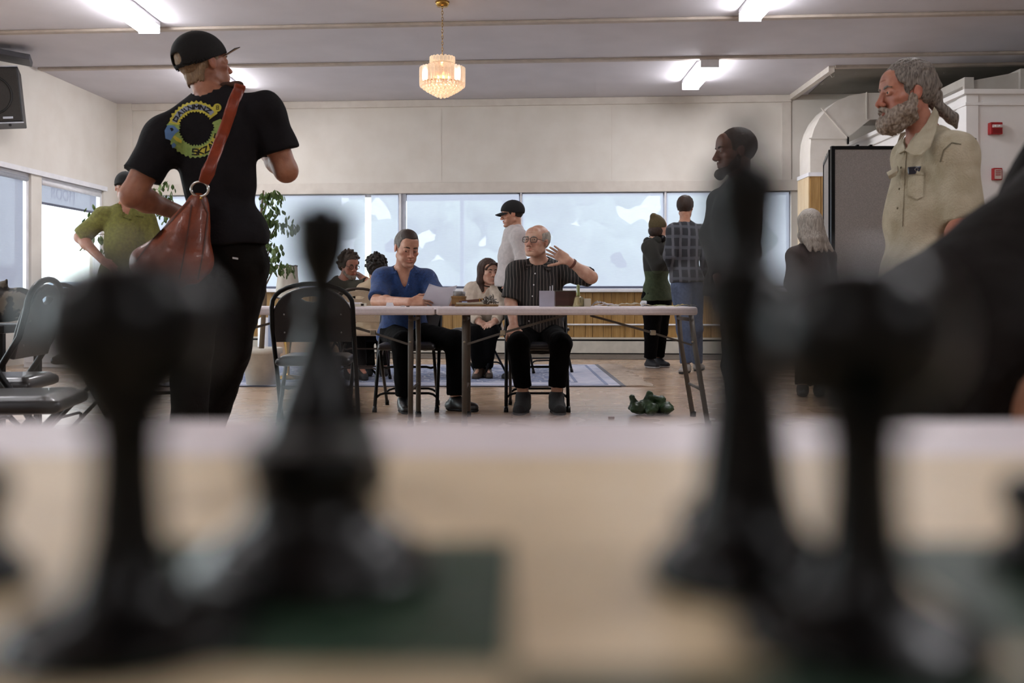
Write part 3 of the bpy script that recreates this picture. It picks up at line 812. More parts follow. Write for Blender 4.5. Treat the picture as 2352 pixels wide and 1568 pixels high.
def make_chair(name, lb, m=M_vinyl, fm=M_blackm, hole=True, group='folding chairs'):
    e = empty(name, (0, 0, 0), 0, lb, 'chair', group)
    W = .215
    side = lambda s: [(s * W, .24, .012), (s * W, .02, .40), (s * W, -.06, .52), (s * W, -.13, .64), (s * W * .99, -.155, .74)]
    arch = [(W * .99 * math.cos(a), -.155 - .02 * math.sin(a), .74 + .125 * math.sin(a) ** .8) for a in [math.pi * i / 14 for i in range(1, 14)]]
    MB().tube(side(1) + arch + side(-1)[::-1], .0125, 10).build('frame', fm, e, True)
    for s in (-1, 1):
        MB().tube([(s * (W - .028), .16, .42), (s * (W - .028), .02, .27), (s * (W - .028), -.23, .012)], .0115, 10).build('leg', fm, e, True)
        MB().tube([(s * W, .245, 0), (s * W, .225, .035)], .0165, 10).build('rubber_foot', M_blackm, e, True)
        MB().tube([(s * (W - .028), -.236, 0), (s * (W - .028), -.215, .035)], .0155, 10).build('rubber_foot', M_blackm, e, True)
    def st(y, z, w_, y2, z2):
        return [(-w_, y, z), (-w_ + .03, y2, z2 - .008), (-w_ + .06, y2, z2), (w_ - .06, y2, z2), (w_ - .03, y2, z2 - .008), (w_, y, z)]
    MB().tube(st(.188, .095, W, .172, .125), .0085, 8).build('stretcher', fm, e, True)
    MB().tube(st(-.155, .10, W - .028, -.14, .13), .0085, 8).build('stretcher', fm, e, True)
    MB().tube(st(.04, .30, W - .028, .04, .30), .0085, 8).build('stretcher', fm, e, True)
    f = SDF(); f.bx((0, .04, .448), (.2, .2, .022), rd=.02); f.bx((0, .03, .466), (.17, .17, .016), rd=.014, k=.02)
    soft('seat', f, .014, m, e)
    # oval backrest with grip slot
    Rb = Matrix.Translation((0, -.105, .56)) @ Matrix.Rotation(math.radians(77 + 90 - 90 + 0), 4, 'X')
    up = V((0, -.26, 1)).normalized()
    Rb = Matrix(((1, 0, 0, 0), (0, up.y, -up.z, 0), (0, up.z, up.y, 0), (0, 0, 0, 1)))
    Rb = Matrix.Translation((0, -.098, .56)) @ Rb
    hl = [[(x, y) for x, y in [(-.07, .235), (-.04, .215), (0, .208), (.04, .215), (.07, .235), (.045, .248), (0, .254), (-.045, .248)]]] if hole else []
    flat_shape(ell_out(W - .006, .0, .10, .29), hl, .014, 'backrest', m, e, Rb)
    for x, z in ((-.15, .05), (.15, .05), (-.15, .15), (.15, .15)):
        p = Rb @ V((x, z, .013)); MB().ball(p, .005, 6).build('rivet', mat('rivet_steel', '9a9a9a', .3, .8), e, True)
    return e
chairs = []
proto = make_chair('folding_chair', 'black folding chair seen from behind, between the man with the bag and the blue-shirted man')
def place(o, px, d, rz, first=False, lb=None):
    c = o if first else copy_tree(o)
    c.location = ((px - 1176) / F * d, d, .011 if d > 8.9 else 0); c.rotation_euler = (0, 0, rz)
    if lb: c['label'] = lb
    return c
R = math.radians
place(proto, 726, 5.45, R(4), True)
place(proto, 8, 4.0, R(98), lb='large black folding chair at the left edge with its grip slot against the window')
place(proto, -5, 3.25, R(-80), lb='black folding chair cut by the bottom left edge, only its seat corner showing')
place(proto, 215, 5.6, R(-90), lb='black folding chair behind the big left chair, crossed legs on the bluish floor')
place(proto, 385, 5.1, R(35), lb='folding chair half hidden beside the legs of the man with the leather bag')
place(proto, 940, 7.12, R(180), lb='folding chair under the man in the blue shirt')
place(proto, 1232, 7.12, R(180), lb='folding chair under the elderly man with glasses')
place(proto, 1100, 10.0, R(150), lb='folding chair under the woman in the white blouse')
place(proto, 800, 10.0, R(120), lb='folding chair under the bearded curly-haired man')
place(proto, 1250, 10.6, R(-160), lb='folding chair further back, its legs showing past the old man\'s knees')
ch2 = make_chair('folding_chair', 'tan padded folding chair with a rounded brown frame behind the blue-shirted man', M_vinylb, M_brown, True)
place(ch2, 832, 9.35, R(-5), True)

# ------------------------------------------------------------------ rug
def rug_mat():
    m = mat('faded_rug', '8d93ab', .95, scale=5, col2='646e8e', bump=.3, bscale=180); nt, b = nodes_of(m)
    tc = nt.nodes.new('ShaderNodeTexCoord')
    v = nt.nodes.new('ShaderNodeTexVoronoi'); v.inputs['Scale'].default_value = 6; v.feature = 'DISTANCE_TO_EDGE'
    nz = nt.nodes.new('ShaderNodeTexNoise'); nz.inputs['Scale'].default_value = 4
    ad = nt.nodes.new('ShaderNodeVectorMath'); ad.operation = 'MULTIPLY_ADD'; ad.inputs[1].default_value = (.5, .5, 0)
    nt.links.new(tc.outputs['Object'], nz.inputs[0]); nt.links.new(nz.outputs['Color'], ad.inputs[0]); nt.links.new(tc.outputs['Object'], ad.inputs[2])
    nt.links.new(ad.outputs[0], v.inputs['Vector'])
    r = nt.nodes.new('ShaderNodeValToRGB'); r.color_ramp.elements[0].position = .0; r.color_ramp.elements[0].color = lin('c9c7cf')
    r.color_ramp.elements[1].position = .09; r.color_ramp.elements[1].color = lin('465272')
    q = r.color_ramp.elements.new(.28); q.color = lin('7d88a4')
    nt.links.new(v.outputs['Distance'], r.inputs[0])
    mx = nt.nodes.new('ShaderNodeMix'); mx.data_type = 'RGBA'; mx.inputs[0].default_value = .72
    nt.links.new(b.inputs['Base Color'].links[0].from_socket, mx.inputs[6]); nt.links.new(r.outputs[0], mx.inputs[7])
    nt.links.new(mx.outputs[2], b.inputs['Base Color'])
    return m
rx0, rx1, ry0, ry1 = -3.2, .97, 8.86, 11.7
e = empty('rug', (-1.1, 10.3, 0), 0, 'faded blue grey patterned rug with a fringed end on the wood floor', 'rug')
def rb(n, a, c_, z1, m): return box(n, (a[0] + 1.1, a[1] - 10.3, .0), (c_[0] + 1.1, c_[1] - 10.3, z1), m, e)
rb('rug_field', (rx0 + .42, ry0 + .42), (rx1 - .42, ry1 - .42), .0095, rug_mat())
Mb = mat('rug_border', 'b9b7c3', .95, scale=7, col2='9ea2b6', bump=.3, bscale=180)
rb('rug_border', (rx0, ry0), (rx1, ry0 + .42), .009, Mb); rb('rug_border', (rx0, ry1 - .42), (rx1, ry1), .009, Mb)
rb('rug_border', (rx0, ry0 + .42), (rx0 + .42, ry1 - .42), .009, Mb); rb('rug_border', (rx1 - .42, ry0 + .42), (rx1, ry1 - .42), .009, Mb)
Mbl = mat('rug_band', '7d85a0', .95, scale=20, bump=.2)
for k in (.1, .36):
    rb('rug_band', (rx0 + k, ry0 + k), (rx1 - k, ry0 + k + .03), .0105, Mbl); rb('rug_band', (rx1 - k - .03, ry0 + k), (rx1 - k, ry1 - k), .0105, Mbl)
    rb('rug_band', (rx0 + k, ry1 - k - .03), (rx1 - k, ry1 - k), .0105, Mbl)
Mbe = mat('rug_edge', '3a3b45', .9, scale=30)
rb('rug_edging', (rx0, ry0 - .025), (rx1, ry0), .011, Mbe); rb('rug_edging', (rx1, ry0), (rx1 + .045, ry1), .011, mat('rug_edge_grey', '6d6c72', .9))
b = MB(); rr = random.Random(4)
for i in range(330):
    y = rr.uniform(ry0, ry1) - 10.3; L = rr.uniform(.16, .27); a = rr.uniform(-.5, .5); x = rx1 + .04 + 1.1
    b.tube([(x, y, .008), (x + L * .5, y + a * .05, .014), (x + L, y + a * .12, .006)], .006, 4, cap=False)
o = b.build('fringe', mat('rug_fringe', 'b8a798', .95, scale=30), e, True); o['kind'] = 'stuff'

# ------------------------------------------------------------------ things on the tables
ZT = .736
def onT(px, d=6.15): p = P(px, 0, d); return V((p.x, d, ZT))
M_paper = mat('white_paper', 'd8d4da', .8, scale=8, col2='d0ccd2')
M_papery = mat('cream_paper', 'cfc7b4', .8, scale=8)
def wd(px0, px1, d): return abs(px1 - px0) / F * d
p = onT(1256, 6.12); w_ = wd(1238, 1273, 6.1)
o = MB().prism([(-w_ / 2, 0), (w_ / 2, 0), (w_ / 2, .098), (-w_ / 2, .098)], 0, .004).prism([(-w_ / 2, 0), (w_ / 2, 0), (w_ / 2, .003), (-w_ / 2, .003)], .004, .05).build('table_sign', mat('lilac_card', 'b3b0bf', .7, scale=10))
o.location = p; tag(o, 'blank lilac card stand in front of the brown wooden box', 'sign')
p = onT(1299, 6.24); w_ = .128
e = empty('wooden_box', p, 0, 'dark brown wooden box behind the lilac card stand', 'box')
M_dw = mat('dark_red_wood', '43241a', .4, scale=4, stretch=(1, 1, 8), col2='34190f')
box('front_panel', (-w_ / 2, -.006, 0), (w_ / 2, .004, .094), M_dw, e, .002); box('back_panel', (-w_ / 2, .12, 0), (w_ / 2, .13, .094), M_dw, e, .002)
box('side_panel', (-w_ / 2, .004, 0), (-w_ / 2 + .008, .12, .094), M_dw, e); box('side_panel', (w_ / 2 - .008, .004, 0), (w_ / 2, .12, .094), M_dw, e)
box('bottom_panel', (-w_ / 2 + .008, .004, 0), (w_ / 2 - .008, .12, .008), M_dw, e)
box('lid', (-w_ / 2 - .06, .02, .094), (w_ / 2 + .004, .13, .100), mat('lid_olive', '4a4534', .6), e, .002)
for k, (px, tp) in enumerate(((1263.5, 657), (1269, 655))):
    p = onT(px, 6.2); h = HC + (684 - tp) / F * 6.2 - ZT
    b = MB().tube([(0, 0, .0), (.0, 0, h)], .0028, 6); o = b.build('pencil', M_paper); o.location = p
    MB().tube([(0, 0, h), (0, 0, h + .012)], [.0028, .0008], 6).build('pencil_tip', M_blackm, o)
    tag(o, ['left', 'right'][k] + ' one of two white pencils standing behind the lilac card', 'pencil')
p = onT(1328, 6.14)
e = empty('hand_bell', p, 0, 'yellowish glass hand bell with green handle beside the wooden box', 'bell')
MB().lathe([(.036, 0), (.035, .006), (.028, .03), (.025, .052), (.018, .062), (.008, .066)], 20).build('bell_body', mat('amber_glass', 'b9ae7e', .08, trans=.75, scale=30, spec=.8), e, True)
MB().lathe([(.008, .064), (.012, .072), (.0105, .082), (.0095, .1), (.011, .125), (.008, .134), (.002, .137)], 14).build('handle', mat('green_glass_handle', '9aa069', .15, trans=.3, scale=30), e, True)
MB().lathe([(.012, .0), (.014, .03), (.01, .06)], 12, (.022, .02, 0)).build('inner_glass', mat('amber_glass', 'b9ae7e'), e, True)
p = onT(1349, 6.16); o = MB().box((-.022, -.01, 0), (.022, .012, .05), None, .003).box((-.02, -.012, .012), (.02, -.0095, .016)).box((-.02, -.012, .026), (.02, -.0095, .03)).build('paper_pad', M_papery); o.location = p
tag(o, 'small cream block of ruled cards right of the glass bell', 'card block')
def crumple(name, px0, px1, h, m, lb, cat, d=6.2, dep=.12, seed=1, z=0.0):
    x0, x1 = tx(px0, d), tx(px1, d); nx = 14; rr = random.Random(seed)
    b = bmesh.new(); g = []
    for j in range(5):
        for i in range(nx + 1):
            s = i / nx; zz = h * (math.sin(s * math.pi) ** .7) * (.55 + .45 * rr.random()) if h > .004 else .001 + rr.random() * .002
            g.append(b.verts.new((x0 + (x1 - x0) * s - (x0 + x1) / 2, dep * (j / 4 - .5) + rr.uniform(-.005, .005), zz * (1 - .35 * abs(j - 2) / 2))))
    for j in range(4):
        for i in range(nx):
            a = j * (nx + 1) + i; b.faces.new((g[a], g[a + 1], g[a + nx + 2], g[a + nx + 1]))
    bmesh.ops.solidify(b, geom=b.faces[:], thickness=.0012)
    me = bpy.data.meshes.new(name); b.to_mesh(me); b.free(); o = link(name, me, m); o.location = ((x0 + x1) / 2, d, ZT + z + .002)
    tag(o, lb, cat); return o
M_mag = mat('printed_magazine', 'c9c4c2', .6, scale=38, col2='7a5c4a', mixr=(.52, .6))
M_yel = mat('yellow_paper', 'c9c24f', .7, scale=12); M_grn = mat('olive_green_paper', '8a9a4a', .7, scale=12)
crumple('magazine', 1357, 1398, .04, M_mag, 'crumpled colour magazine right of the glass bell', 'magazine', seed=2)
crumple('paper_sheet', 1362, 1425, .022, M_paper, 'white sheet folded up in a low peak in front of the magazine', 'paper', 6.1, .1, 3)
crumple('paper_sheet', 1400, 1500, .026, M_papery, 'large cream sheet lying behind the folded peak', 'paper', 6.4, .3, 4)
crumple('paper_sheet', 1490, 1560, .008, M_papery, 'flat cream paper near the right end of the table', 'paper', 6.25, .15, 5)
crumple('paper_slip', 1530, 1556, .008, M_yel, 'bright yellow slip near the right end of the table', 'paper', 6.1, .05, 6)
crumple('paper_slip', 1548, 1588, .018, mat('ochre_paper', 'b5a25e', .7), 'curled ochre slip right of the bright yellow slip', 'paper', 6.15, .07, 7)
crumple('paper_slip', 1490, 1540, .012, M_grn, 'olive green strip behind the bright yellow slip', 'paper', 6.35, .06, 8)
crumple('paper_slip', 1578, 1601, .012, mat('grey_paper', '77786c', .7), 'grey slip at the very end of the right table', 'paper', 6.2, .07, 9)
crumple('notepad', 1268, 1318, .005, M_grn, 'flat yellow green pad in front of the wooden box', 'notepad', 6.06, .06, 10)
p = onT(1478, 6.62); f = SDF(); f.el((0, 0, .018), (.024, .02, .02)); f.disp = [(.005, 110, 1)]
o = soft('crumpled_bag', f, .006, mat('striped_white_bag', 'd9dbe0', .5, scale=40, col2='6d7484', mixr=(.5, .56))); o.location = p; tag(o, 'small crumpled white and blue bag beside the hoodie hem', 'bag')
# centre: wooden trays, boxes and silvery pieces
M_wd = mat('golden_wood_box', '8f6b3e', .5, scale=4, stretch=(8, 1, 1), col2='70502b'); M_wd2 = mat('reddish_wood_box', '5c3326', .5, scale=4, stretch=(8, 1, 1), col2='472419')
def wbox(px0, px1, py0, py1, d, dep, m, name, lb, cat='box', parts=True):
    x0, x1 = tx(px0, d), tx(px1, d); z1 = HC + (684 - py0) / F * d; z0 = HC + (684 - py1) / F * d
    e = empty(name, ((x0 + x1) / 2, d, z0), 0, lb, cat); hw = (x1 - x0) / 2; h = z1 - z0
    box('body', (-hw, 0, 0), (hw, dep, h * .8), m, e, .002)
    box('lid' if parts else 'rim', (-hw - .003, -.003, h * .8), (hw + .003, dep + .003, h), m, e, .0015)
    return e
zt_py = lambda d: 684 + (HC - ZT) * F / d
wbox(1045, 1144, 699, zt_py(6.25), 6.25, .2, M_wd, 'wooden_tray', 'long golden wooden tray under the heap of silvery pieces', 'tray')
wbox(1037, 1069, 680, 698.6, 6.5, .12, M_wd, 'wooden_box', 'small tan wooden box with the glass dish on top')
box_low = wbox(1037, 1069, 698.9, zt_py(6.5), 6.5, .14, M_wd2, 'wooden_box', 'reddish wooden box supporting the small tan one')
wbox(1048, 1110, 694.5, 698.8, 6.27, .1, M_papery, 'card_pack', 'pack of cards and papers lying on the golden tray', 'cards')
o = box('blue_card', (-.016, -.02, 0), (.016, .02, .006), mat('pale_blue_card', '9fb0e0', .4, scale=30)); o.location = (tx(1067, 6.3), 6.3, HC + (684 - 694.3) / F * 6.3); tag(o, 'shiny pale blue card on top of the card pack', 'card')
e = empty('wooden_case', (tx(1090, 6.36), 6.36, HC + (684 - 693.5) / F * 6.36), 0, 'slim reddish wooden case tilted on the card pack', 'case')
Mx = Matrix.Rotation(-.09, 4, 'Y')
box('body', (-.1, 0, 0), (.062, .05, .018), M_wd2, e, .003, Mx); box('brass_band', (.03, -.002, -.001), (.036, .052, .02), M_brass, e, 0, Mx); box('brass_band', (.047, -.002, -.001), (.053, .052, .02), M_brass, e, 0, Mx)
o = box('end_block', (.062, 0, -.008), (.082, .05, .03), M_dw, e, .002)
f = SDF(); rr = random.Random(3)
for i in range(46):
    a = rr.random() * 6.28; r = rr.random() * .055; h = max(0, .048 - abs(r) * .6)
    c = (r * math.cos(a) * 1.0, r * math.sin(a) * .55, rr.random() * h + .006); t = [rr.uniform(-1, 1) * .012 for _ in range(3)]
    f.rc(np.array(c) - t, np.array(c) + t, .0048, .0034, k=.001)
o = soft('silver_pieces', f, .0024, mat('pewter', '8f8a84', .35, .7, scale=80, col2='5d5852')); o.location = (tx(1126, 6.33), 6.33, HC + (684 - 698.2) / F * 6.33)
tag(o, 'heap of small silvery game pieces on the golden tray', 'game pieces', kind='stuff')
e = empty('glass_dish', (tx(1053, 6.55), 6.55, HC + (684 - 679.8) / F * 6.55), 0, 'small square glass dish on the small tan box', 'dish')
MB().lathe([(.02, 0), (.024, .002), (.032, .032), (.029, .032), (.021, .004)], 16, (-.006, 0, 0)).build('bowl', mat('clear_dish_glass', 'e8e8ea', .05, trans=.8, spec=.9), e, True)
MB().lathe([(.014, 0), (.014, .03), (.012, .03), (.012, .002)], 14, (.032, 0, 0)).build('tumbler', mat('clear_dish_glass', 'e8e8ea'), e, True)
p = onT(816, 6.15); e = empty('playing_card_box', p, 0, 'white lidded box on the left table next to the black chair back', 'box')
box('body', (-.057, 0, 0), (.057, .09, .022), M_papery, e, .002); box('lid', (-.059, -.002, .016), (.03, .092, .0265), M_paper, e, .002); box('label', (.035, -.002, .006), (.052, .0, .018), M_brown, e)
p = onT(896, 6.08); o = MB().prism([(-.026, 0), (.026, 0), (.016, .026), (-.022, .026)], 0, .002).prism([(-.026, 0), (.026, 0), (.024, .002), (-.022, .002)], .002, .03).build('name_card', mat('bright_card', 'eceaf0', .7)); o.location = p; tag(o, 'folded white name card in front of the forearm in the blue shirt sleeve', 'card')
o = box('score_sheet', (-.07, -.05, 0), (.07, .1, .0015), M_paper); o.location = onT(858, 6.15); tag(o, 'flat white score sheet left of the folded name card', 'paper')
o = box('eraser', (-.012, -.008, 0), (.012, .008, .007), M_paper, None, .002); o.location = onT(925, 6.07); tag(o, 'tiny white eraser right of the folded name card', 'eraser')
o = box('pen_cap', (-.01, -.005, 0), (.01, .005, .006), M_dw, None, .002); o.location = onT(937, 6.07); tag(o, 'tiny dark pen cap beside the white eraser', 'pen cap')

# sheet of paper held by the blue-shirted man
b = bmesh.new(); g = []
cs = [P(986, 651, 6.52), P(1050, 655, 6.5), P(1030, 705.5, 6.62), P(962, 705, 6.64)]
for j in range(9):
    for i in range(9):
        s, t = i / 8, j / 8
        p = (cs[0] * (1 - s) + cs[1] * s) * (1 - t) + (cs[3] * (1 - s) + cs[2] * s) * t
        p.z -= .018 * math.sin(math.pi * s) * (1 - t); p.y += .02 * math.sin(math.pi * s); g.append(b.verts.new(p - cs[0]))
for j in range(8):
    for i in range(8):
        a = j * 9 + i; b.faces.new((g[a], g[a + 1], g[a + 10], g[a + 9]))
bmesh.ops.solidify(b, geom=b.faces[:], thickness=.0008)
me = bpy.data.meshes.new('held_paper'); b.to_mesh(me); b.free(); o = link('held_paper', me, M_paper, None, True); o.location = cs[0]
tag(o, 'sheet of white paper held in both hands by the blue-shirted man', 'paper')

# ------------------------------------------------------------------ things on the floor and by the windows
f = SDF(); rr = random.Random(12)
for i in range(30):
    a = rr.random() * 6.28; r = rr.random() ** .6
    f.el((.13 * r * math.cos(a), .08 * r * math.sin(a), .045 + (1 - r) * .04 * rr.random()), (rr.uniform(.03, .055), rr.uniform(.03, .05), rr.uniform(.025, .045)), k=.008)
f.rc((-.11, 0, .06), (-.13, .0, .125), .03, .018, k=.02); f.rc((-.03, 0, .07), (-.01, 0, .145), .035, .02, k=.02); f.rc((.0, 0, .12), (.07, 0, .10), .02, .03, k=.015)
f.disp = [(.005, 70, 1), (.003, 140, 2)]; f.pl((0, 0, 0.0), (0, 0, -1))
o = soft('green_bag', f, .0055, mat('green_net_bag', '2e4a2c', .45, scale=18, col2='1d331d', bump=.4, bscale=40, mixr=(.4, .6))); o.location = (tx(1495, 6.72), 6.72, 0)
tag(o, 'crumpled dark green bag lying on the floor under the right table', 'bag')
o = box('floor_scrap', (-.02, -.015, 0), (.02, .015, .016), mat('scrap_pink', '9c8280', .7), None, .003); o.location = (tx(1404, 6.5), 6.5, 0); tag(o, 'small pinkish scrap on the floor left of the green bag', 'scrap')
M_card = mat('cardboard', 'a88a70', .85, scale=6, col2='9c7e64', bump=.1)
e = empty('cardboard_box', (tx(712, 11.8), 11.8, 0), 0, 'big brown cardboard box behind the folding chair near the window wall', 'box')
box('carton', (-.42, 0, .06), (.42, .5, .42), M_card, e, .006); box('flap', (-.41, -.02, .40), (.41, .02, .425), M_card, e, .003); box('base_board', (-.46, -.03, .0), (.46, .53, .06), M_blackm, e)
o = MB().lathe([(.07, 0), (.075, .02), (.07, .55), (.05, .57)], 18).build('white_bin', M_trimw, None, True); o.location = (tx(608, 10.6), 10.6, .011); tag(o, 'white round bin at the trouser edge of the man with the bag', 'bin')
o = MB().box((-.025, -.03, 0), (.025, .03, .62), None, .004).box((-.05, -.05, 0), (.05, .05, .02)).build('blue_post', mat('blue_grey_post', '8790a8', .6, scale=30)); o.location = (tx(623, 10.2), 10.2, .011); tag(o, 'blue grey upright post beside the white bin', 'post')
e = empty('table_lamp', (tx(661, 9.6), 9.6, .011), 0, 'lamp with a tall pale scalloped shade beside the leafy plant', 'lamp')
zz = lambda py: HC + (684 - py) / F * 9.6
b = MB(); seg = 40; R0 = [(22, 615), (23, 635), (25.5, 655), (29, 684)]; rings = []
for k, (rp, py) in enumerate(R0):
    ring = []
    for i in range(seg):
        a = 2 * math.pi * i / seg; sc_ = abs(math.sin(a * 4)); r = rp / F * 9.6 * (1 - .06 * (1 - sc_)); dz = .012 * sc_ * (1 if k == 3 else (-1 if k == 0 else 0))
        ring.append(b.bm.verts.new((r * math.cos(a), r * math.sin(a), zz(py) - dz)))
    rings.append(ring)
for A, B_ in zip(rings, rings[1:]):
    for k in range(seg): b.bm.faces.new((A[k], A[(k + 1) % seg], B_[(k + 1) % seg], B_[k]))
M_shade = mat('cream_lampshade', 'c4bdb2', .8, scale=10); o = b.build('lamp_shade', M_shade, e, True)
b = MB()
for k in (0, 3):
    rp, py = R0[k]; b.tube([(rp / F * 9.6 * (1 - .06 * (1 - abs(math.sin(a * 4)))) * math.cos(a), rp / F * 9.6 * (1 - .06 * (1 - abs(math.sin(a * 4)))) * math.sin(a), zz(py) - .012 * abs(math.sin(a * 4)) * (1 if k == 3 else -1)) for a in [2 * math.pi * i / 60 for i in range(60)]], .005, 5, closed=True)
b.build('shade_trim', mat('shade_piping', '5b5860', .7), e, True)
MB().lathe([(.13, 0), (.13, .02), (.02, .04), (.018, .2), (.04, .35), (.05, .45), (.03, .6), (.012, .68), (.012, zz(640))], 20).build('base', M_brass, e, True)

# indoor tree: every leaf a part
M_leaf = mat('ficus_leaf', '4a6034', .4, scale=9, col2='7d9458', spec=.5, mixr=(.35, .6)); M_bark = mat('ficus_bark', '6b5a48', .8, scale=20, bump=.3); M_pot = mat('pale_pot', 'c9c2b6', .8, scale=12)
lf = MB(); L = .085
pts = [(0, 0), (.3, .22), (.62, .27), (.85, .13), (1, 0), (.85, -.13), (.62, -.27), (.3, -.22)]
c0 = [lf.bm.verts.new((x * L, y * L, -.10 * L * x * x)) for x, y in pts]; mid = [lf.bm.verts.new((x * L, 0, -.012 - .10 * L * x * x)) for x in (.3, .62, .85)]
for q in ((c0[0], c0[1], mid[0]), (c0[1], c0[2], mid[1], mid[0]), (c0[2], c0[3], mid[2], mid[1]), (c0[3], c0[4], mid[2]), (c0[4], c0[5], mid[2]), (c0[5], c0[6], mid[1], mid[2]), (c0[6], c0[7], mid[0], mid[1]), (c0[7], c0[0], mid[0])): lf.bm.faces.new(q)
bmesh.ops.solidify(lf.bm, geom=lf.bm.faces[:], thickness=.001)
leaf_me = bpy.data.meshes.new('leaf'); lf.bm.to_mesh(leaf_me); lf.bm.free(); leaf_me.materials.append(M_leaf)
def plant(px, d, clusters, lb, seed):
    rr = random.Random(seed); x = tx(px, d)
    e = empty('potted_tree', (x, d, .011), 0, lb, 'plant')
    MB().lathe([(.13, 0), (.17, .28), (.19, .28), (.19, .33), (.16, .33), (.15, .29)], 20).build('pot', M_pot, e, True)
    MB().lathe([(.155, .27), (.1, .29), (.02, .3)], 16).build('soil', M_bark, e, True)
    MB().tube([(0, 0, .28), (.03, .01, .8), (-.02, 0, 1.3), (.02, 0, 1.75)], [.025, .02, .016, .008], 8).build('trunk', M_bark, e, True)
    for cpx, cpy, rx, rz, n in clusters:
        c = P(cpx, cpy, d); c = V((c.x - x, rr.uniform(-.1, .1), c.z))
        MB().tube([(.0, 0, max(.5, c.z - .25)), ((c.x) * .6, c.y * .5, c.z + .02), c], [.009, .006, .003], 6).build('branch', M_bark, e, True)
        for i in range(int(n * 1.35)):
            a = rr.random() * 6.28; r = rr.random() ** .5
            o = link('leaf', leaf_me, None, e)
            o.location = (c.x + rx * r * math.cos(a), c.y + .16 * rr.uniform(-1, 1), c.z + rz * r * math.sin(a))
            o.rotation_euler = (rr.uniform(-.6, .6), rr.uniform(.7, 1.7), rr.uniform(0, 6.28)); s = rr.uniform(.55, .95); o.scale = (s, s, s)
plant(600, 9.0, [(636, 452, .12, .05, 20), (618, 470, .1, .09, 18), (642, 500, .13, .06, 26), (620, 520, .1, .09, 22), (662, 520, .08, .05, 16), (625, 558, .06, .12, 16), (640, 570, .03, .08, 8), (622, 605, .12, .09, 30), (655, 615, .06, .06, 14), (590, 540, .12, .25, 24)], 'tall leafy indoor tree just right of the man with the leather bag', 1)
plant(290, 10.0, [(212, 490, .08, .1, 16), (212, 545, .09, .14, 22), (232, 560, .08, .1, 12), (378, 440, .1, .12, 18), (362, 500, .12, .12, 24), (345, 540, .12, .12, 14), (388, 470, .08, .12, 14), (290, 500, .2, .2, 20)], 'leafy indoor tree in the corner behind the man in the olive shirt', 2)

# patterned tote at the left edge and a sill with a blue box
f = SDF(); f.rc((-.12, 0, .08), (.12, .02, .1), .09, .08, k=.03); f.rc((-.05, 0, .1), (.07, 0, .22), .06, .012, k=.03, flat=((0, 1, 0), .5)); f.disp = [(.008, 40, 1)]
o = soft('patterned_bag', f, .014, mat('patterned_canvas', '6f675c', .85, scale=16, col2='26221f', mixr=(.48, .54))); o.location = (tx(-15, 4.9), 4.9, .66)
tag(o, 'patterned grey canvas bag with a pointed corner behind the left chair', 'bag')
o = empty('side_table', (tx(-60, 4.95), 4.95, 0), 0, 'small dark side table under the patterned bag at the left edge', 'table')
box('table_top', (-.3, -.2, .62), (.25, .25, .66), M_blackm, o, .005)
for sx in (-.27, .2):
    for sy in (-.17, .2): box('leg', (sx, sy, 0), (sx + .03, sy + .03, .62), M_blackm, o)
e = empty('storage_tote', (tx(168, 11.5), 11.5, 0), 0, 'blue grey lidded storage tote on a pale cabinet below the left corner window', 'box')
box('tub', (-.28, -.2, .66), (.28, .2, .74), mat('blue_tote', '7f89a6', .4, scale=10), e, .02)
f = SDF(); f.el((0, 0, .745), (.3, .22, .13)); f.pl((0, 0, .745), (0, 0, -1)); soft('lid', f, .02, mat('blue_tote', '7f89a6'), e)
o = empty('cabinet', (tx(168, 11.5), 11.5, 0), 0, 'pale low cabinet under the blue grey storage tote', 'cabinet')
box('body', (-.45, -.25, 0), (.45, .3, .62), M_trimw, o, .01); box('top', (-.47, -.27, .62), (.47, .32, .655), M_trimw, o, .006); box('door', (-.42, -.262, .06), (-.01, -.25, .58), M_trimw, o, .003); box('door', (.01, -.262, .06), (.42, -.25, .58), M_trimw, o, .003)
# ------------------------------------------------------------------ people
def skin(name, c, c2=None):
    m = mat(name, c, .5, scale=24, col2=c2, sss=.12, bump=.08, bscale=120); nt, b = nodes_of(m)
    at = nt.nodes.new('ShaderNodeAttribute'); at.attribute_name = 'tint'; mx = nt.nodes.new('ShaderNodeMix'); mx.data_type = 'RGBA'; mx.blend_type = 'MULTIPLY'; mx.inputs[0].default_value = 1; mx.clamp_result = False
    nt.links.new(b.inputs['Base Color'].links[0].from_socket, mx.inputs[6]); nt.links.new(at.outputs['Color'], mx.inputs[7]); nt.links.new(mx.outputs[2], b.inputs['Base Color'])
    return m
M_skinA = skin('skin_tan', 'a9745a', '95604a'); M_skinB = skin('skin_ruddy', 'b07a64', '9c6250'); M_skinC = skin('skin_fair', 'b88a72', 'a6745e')
M_skinD = skin('skin_elderly', 'c09882', 'ad7f6a'); M_skinP = skin('skin_pale', 'c9a08c', 'b88a76'); M_skinDk = skin('skin_brown', '6b4534', '5b3829')
M_lip = mat('lips', '8a4c44', .45, scale=30); M_eye = mat('eye_white', 'd8d0c8', .2, scale=30); M_iris = mat('iris_dark', '241a14', .15, scale=30)
def hairm(name, a, b_, st=(60, 60, 8)): return mat(name, a, .6, scale=3, stretch=st, col2=b_, bump=.3, bscale=4, mixr=(.3, .7), spec=.35)
H_grey = hairm('hair_salt_pepper', '3d3631', '8d847c'); H_blond = hairm('hair_dark_blond', '6b5440', '8f7458'); H_dk = hairm('hair_dark_brown', '241812', '3a281e')
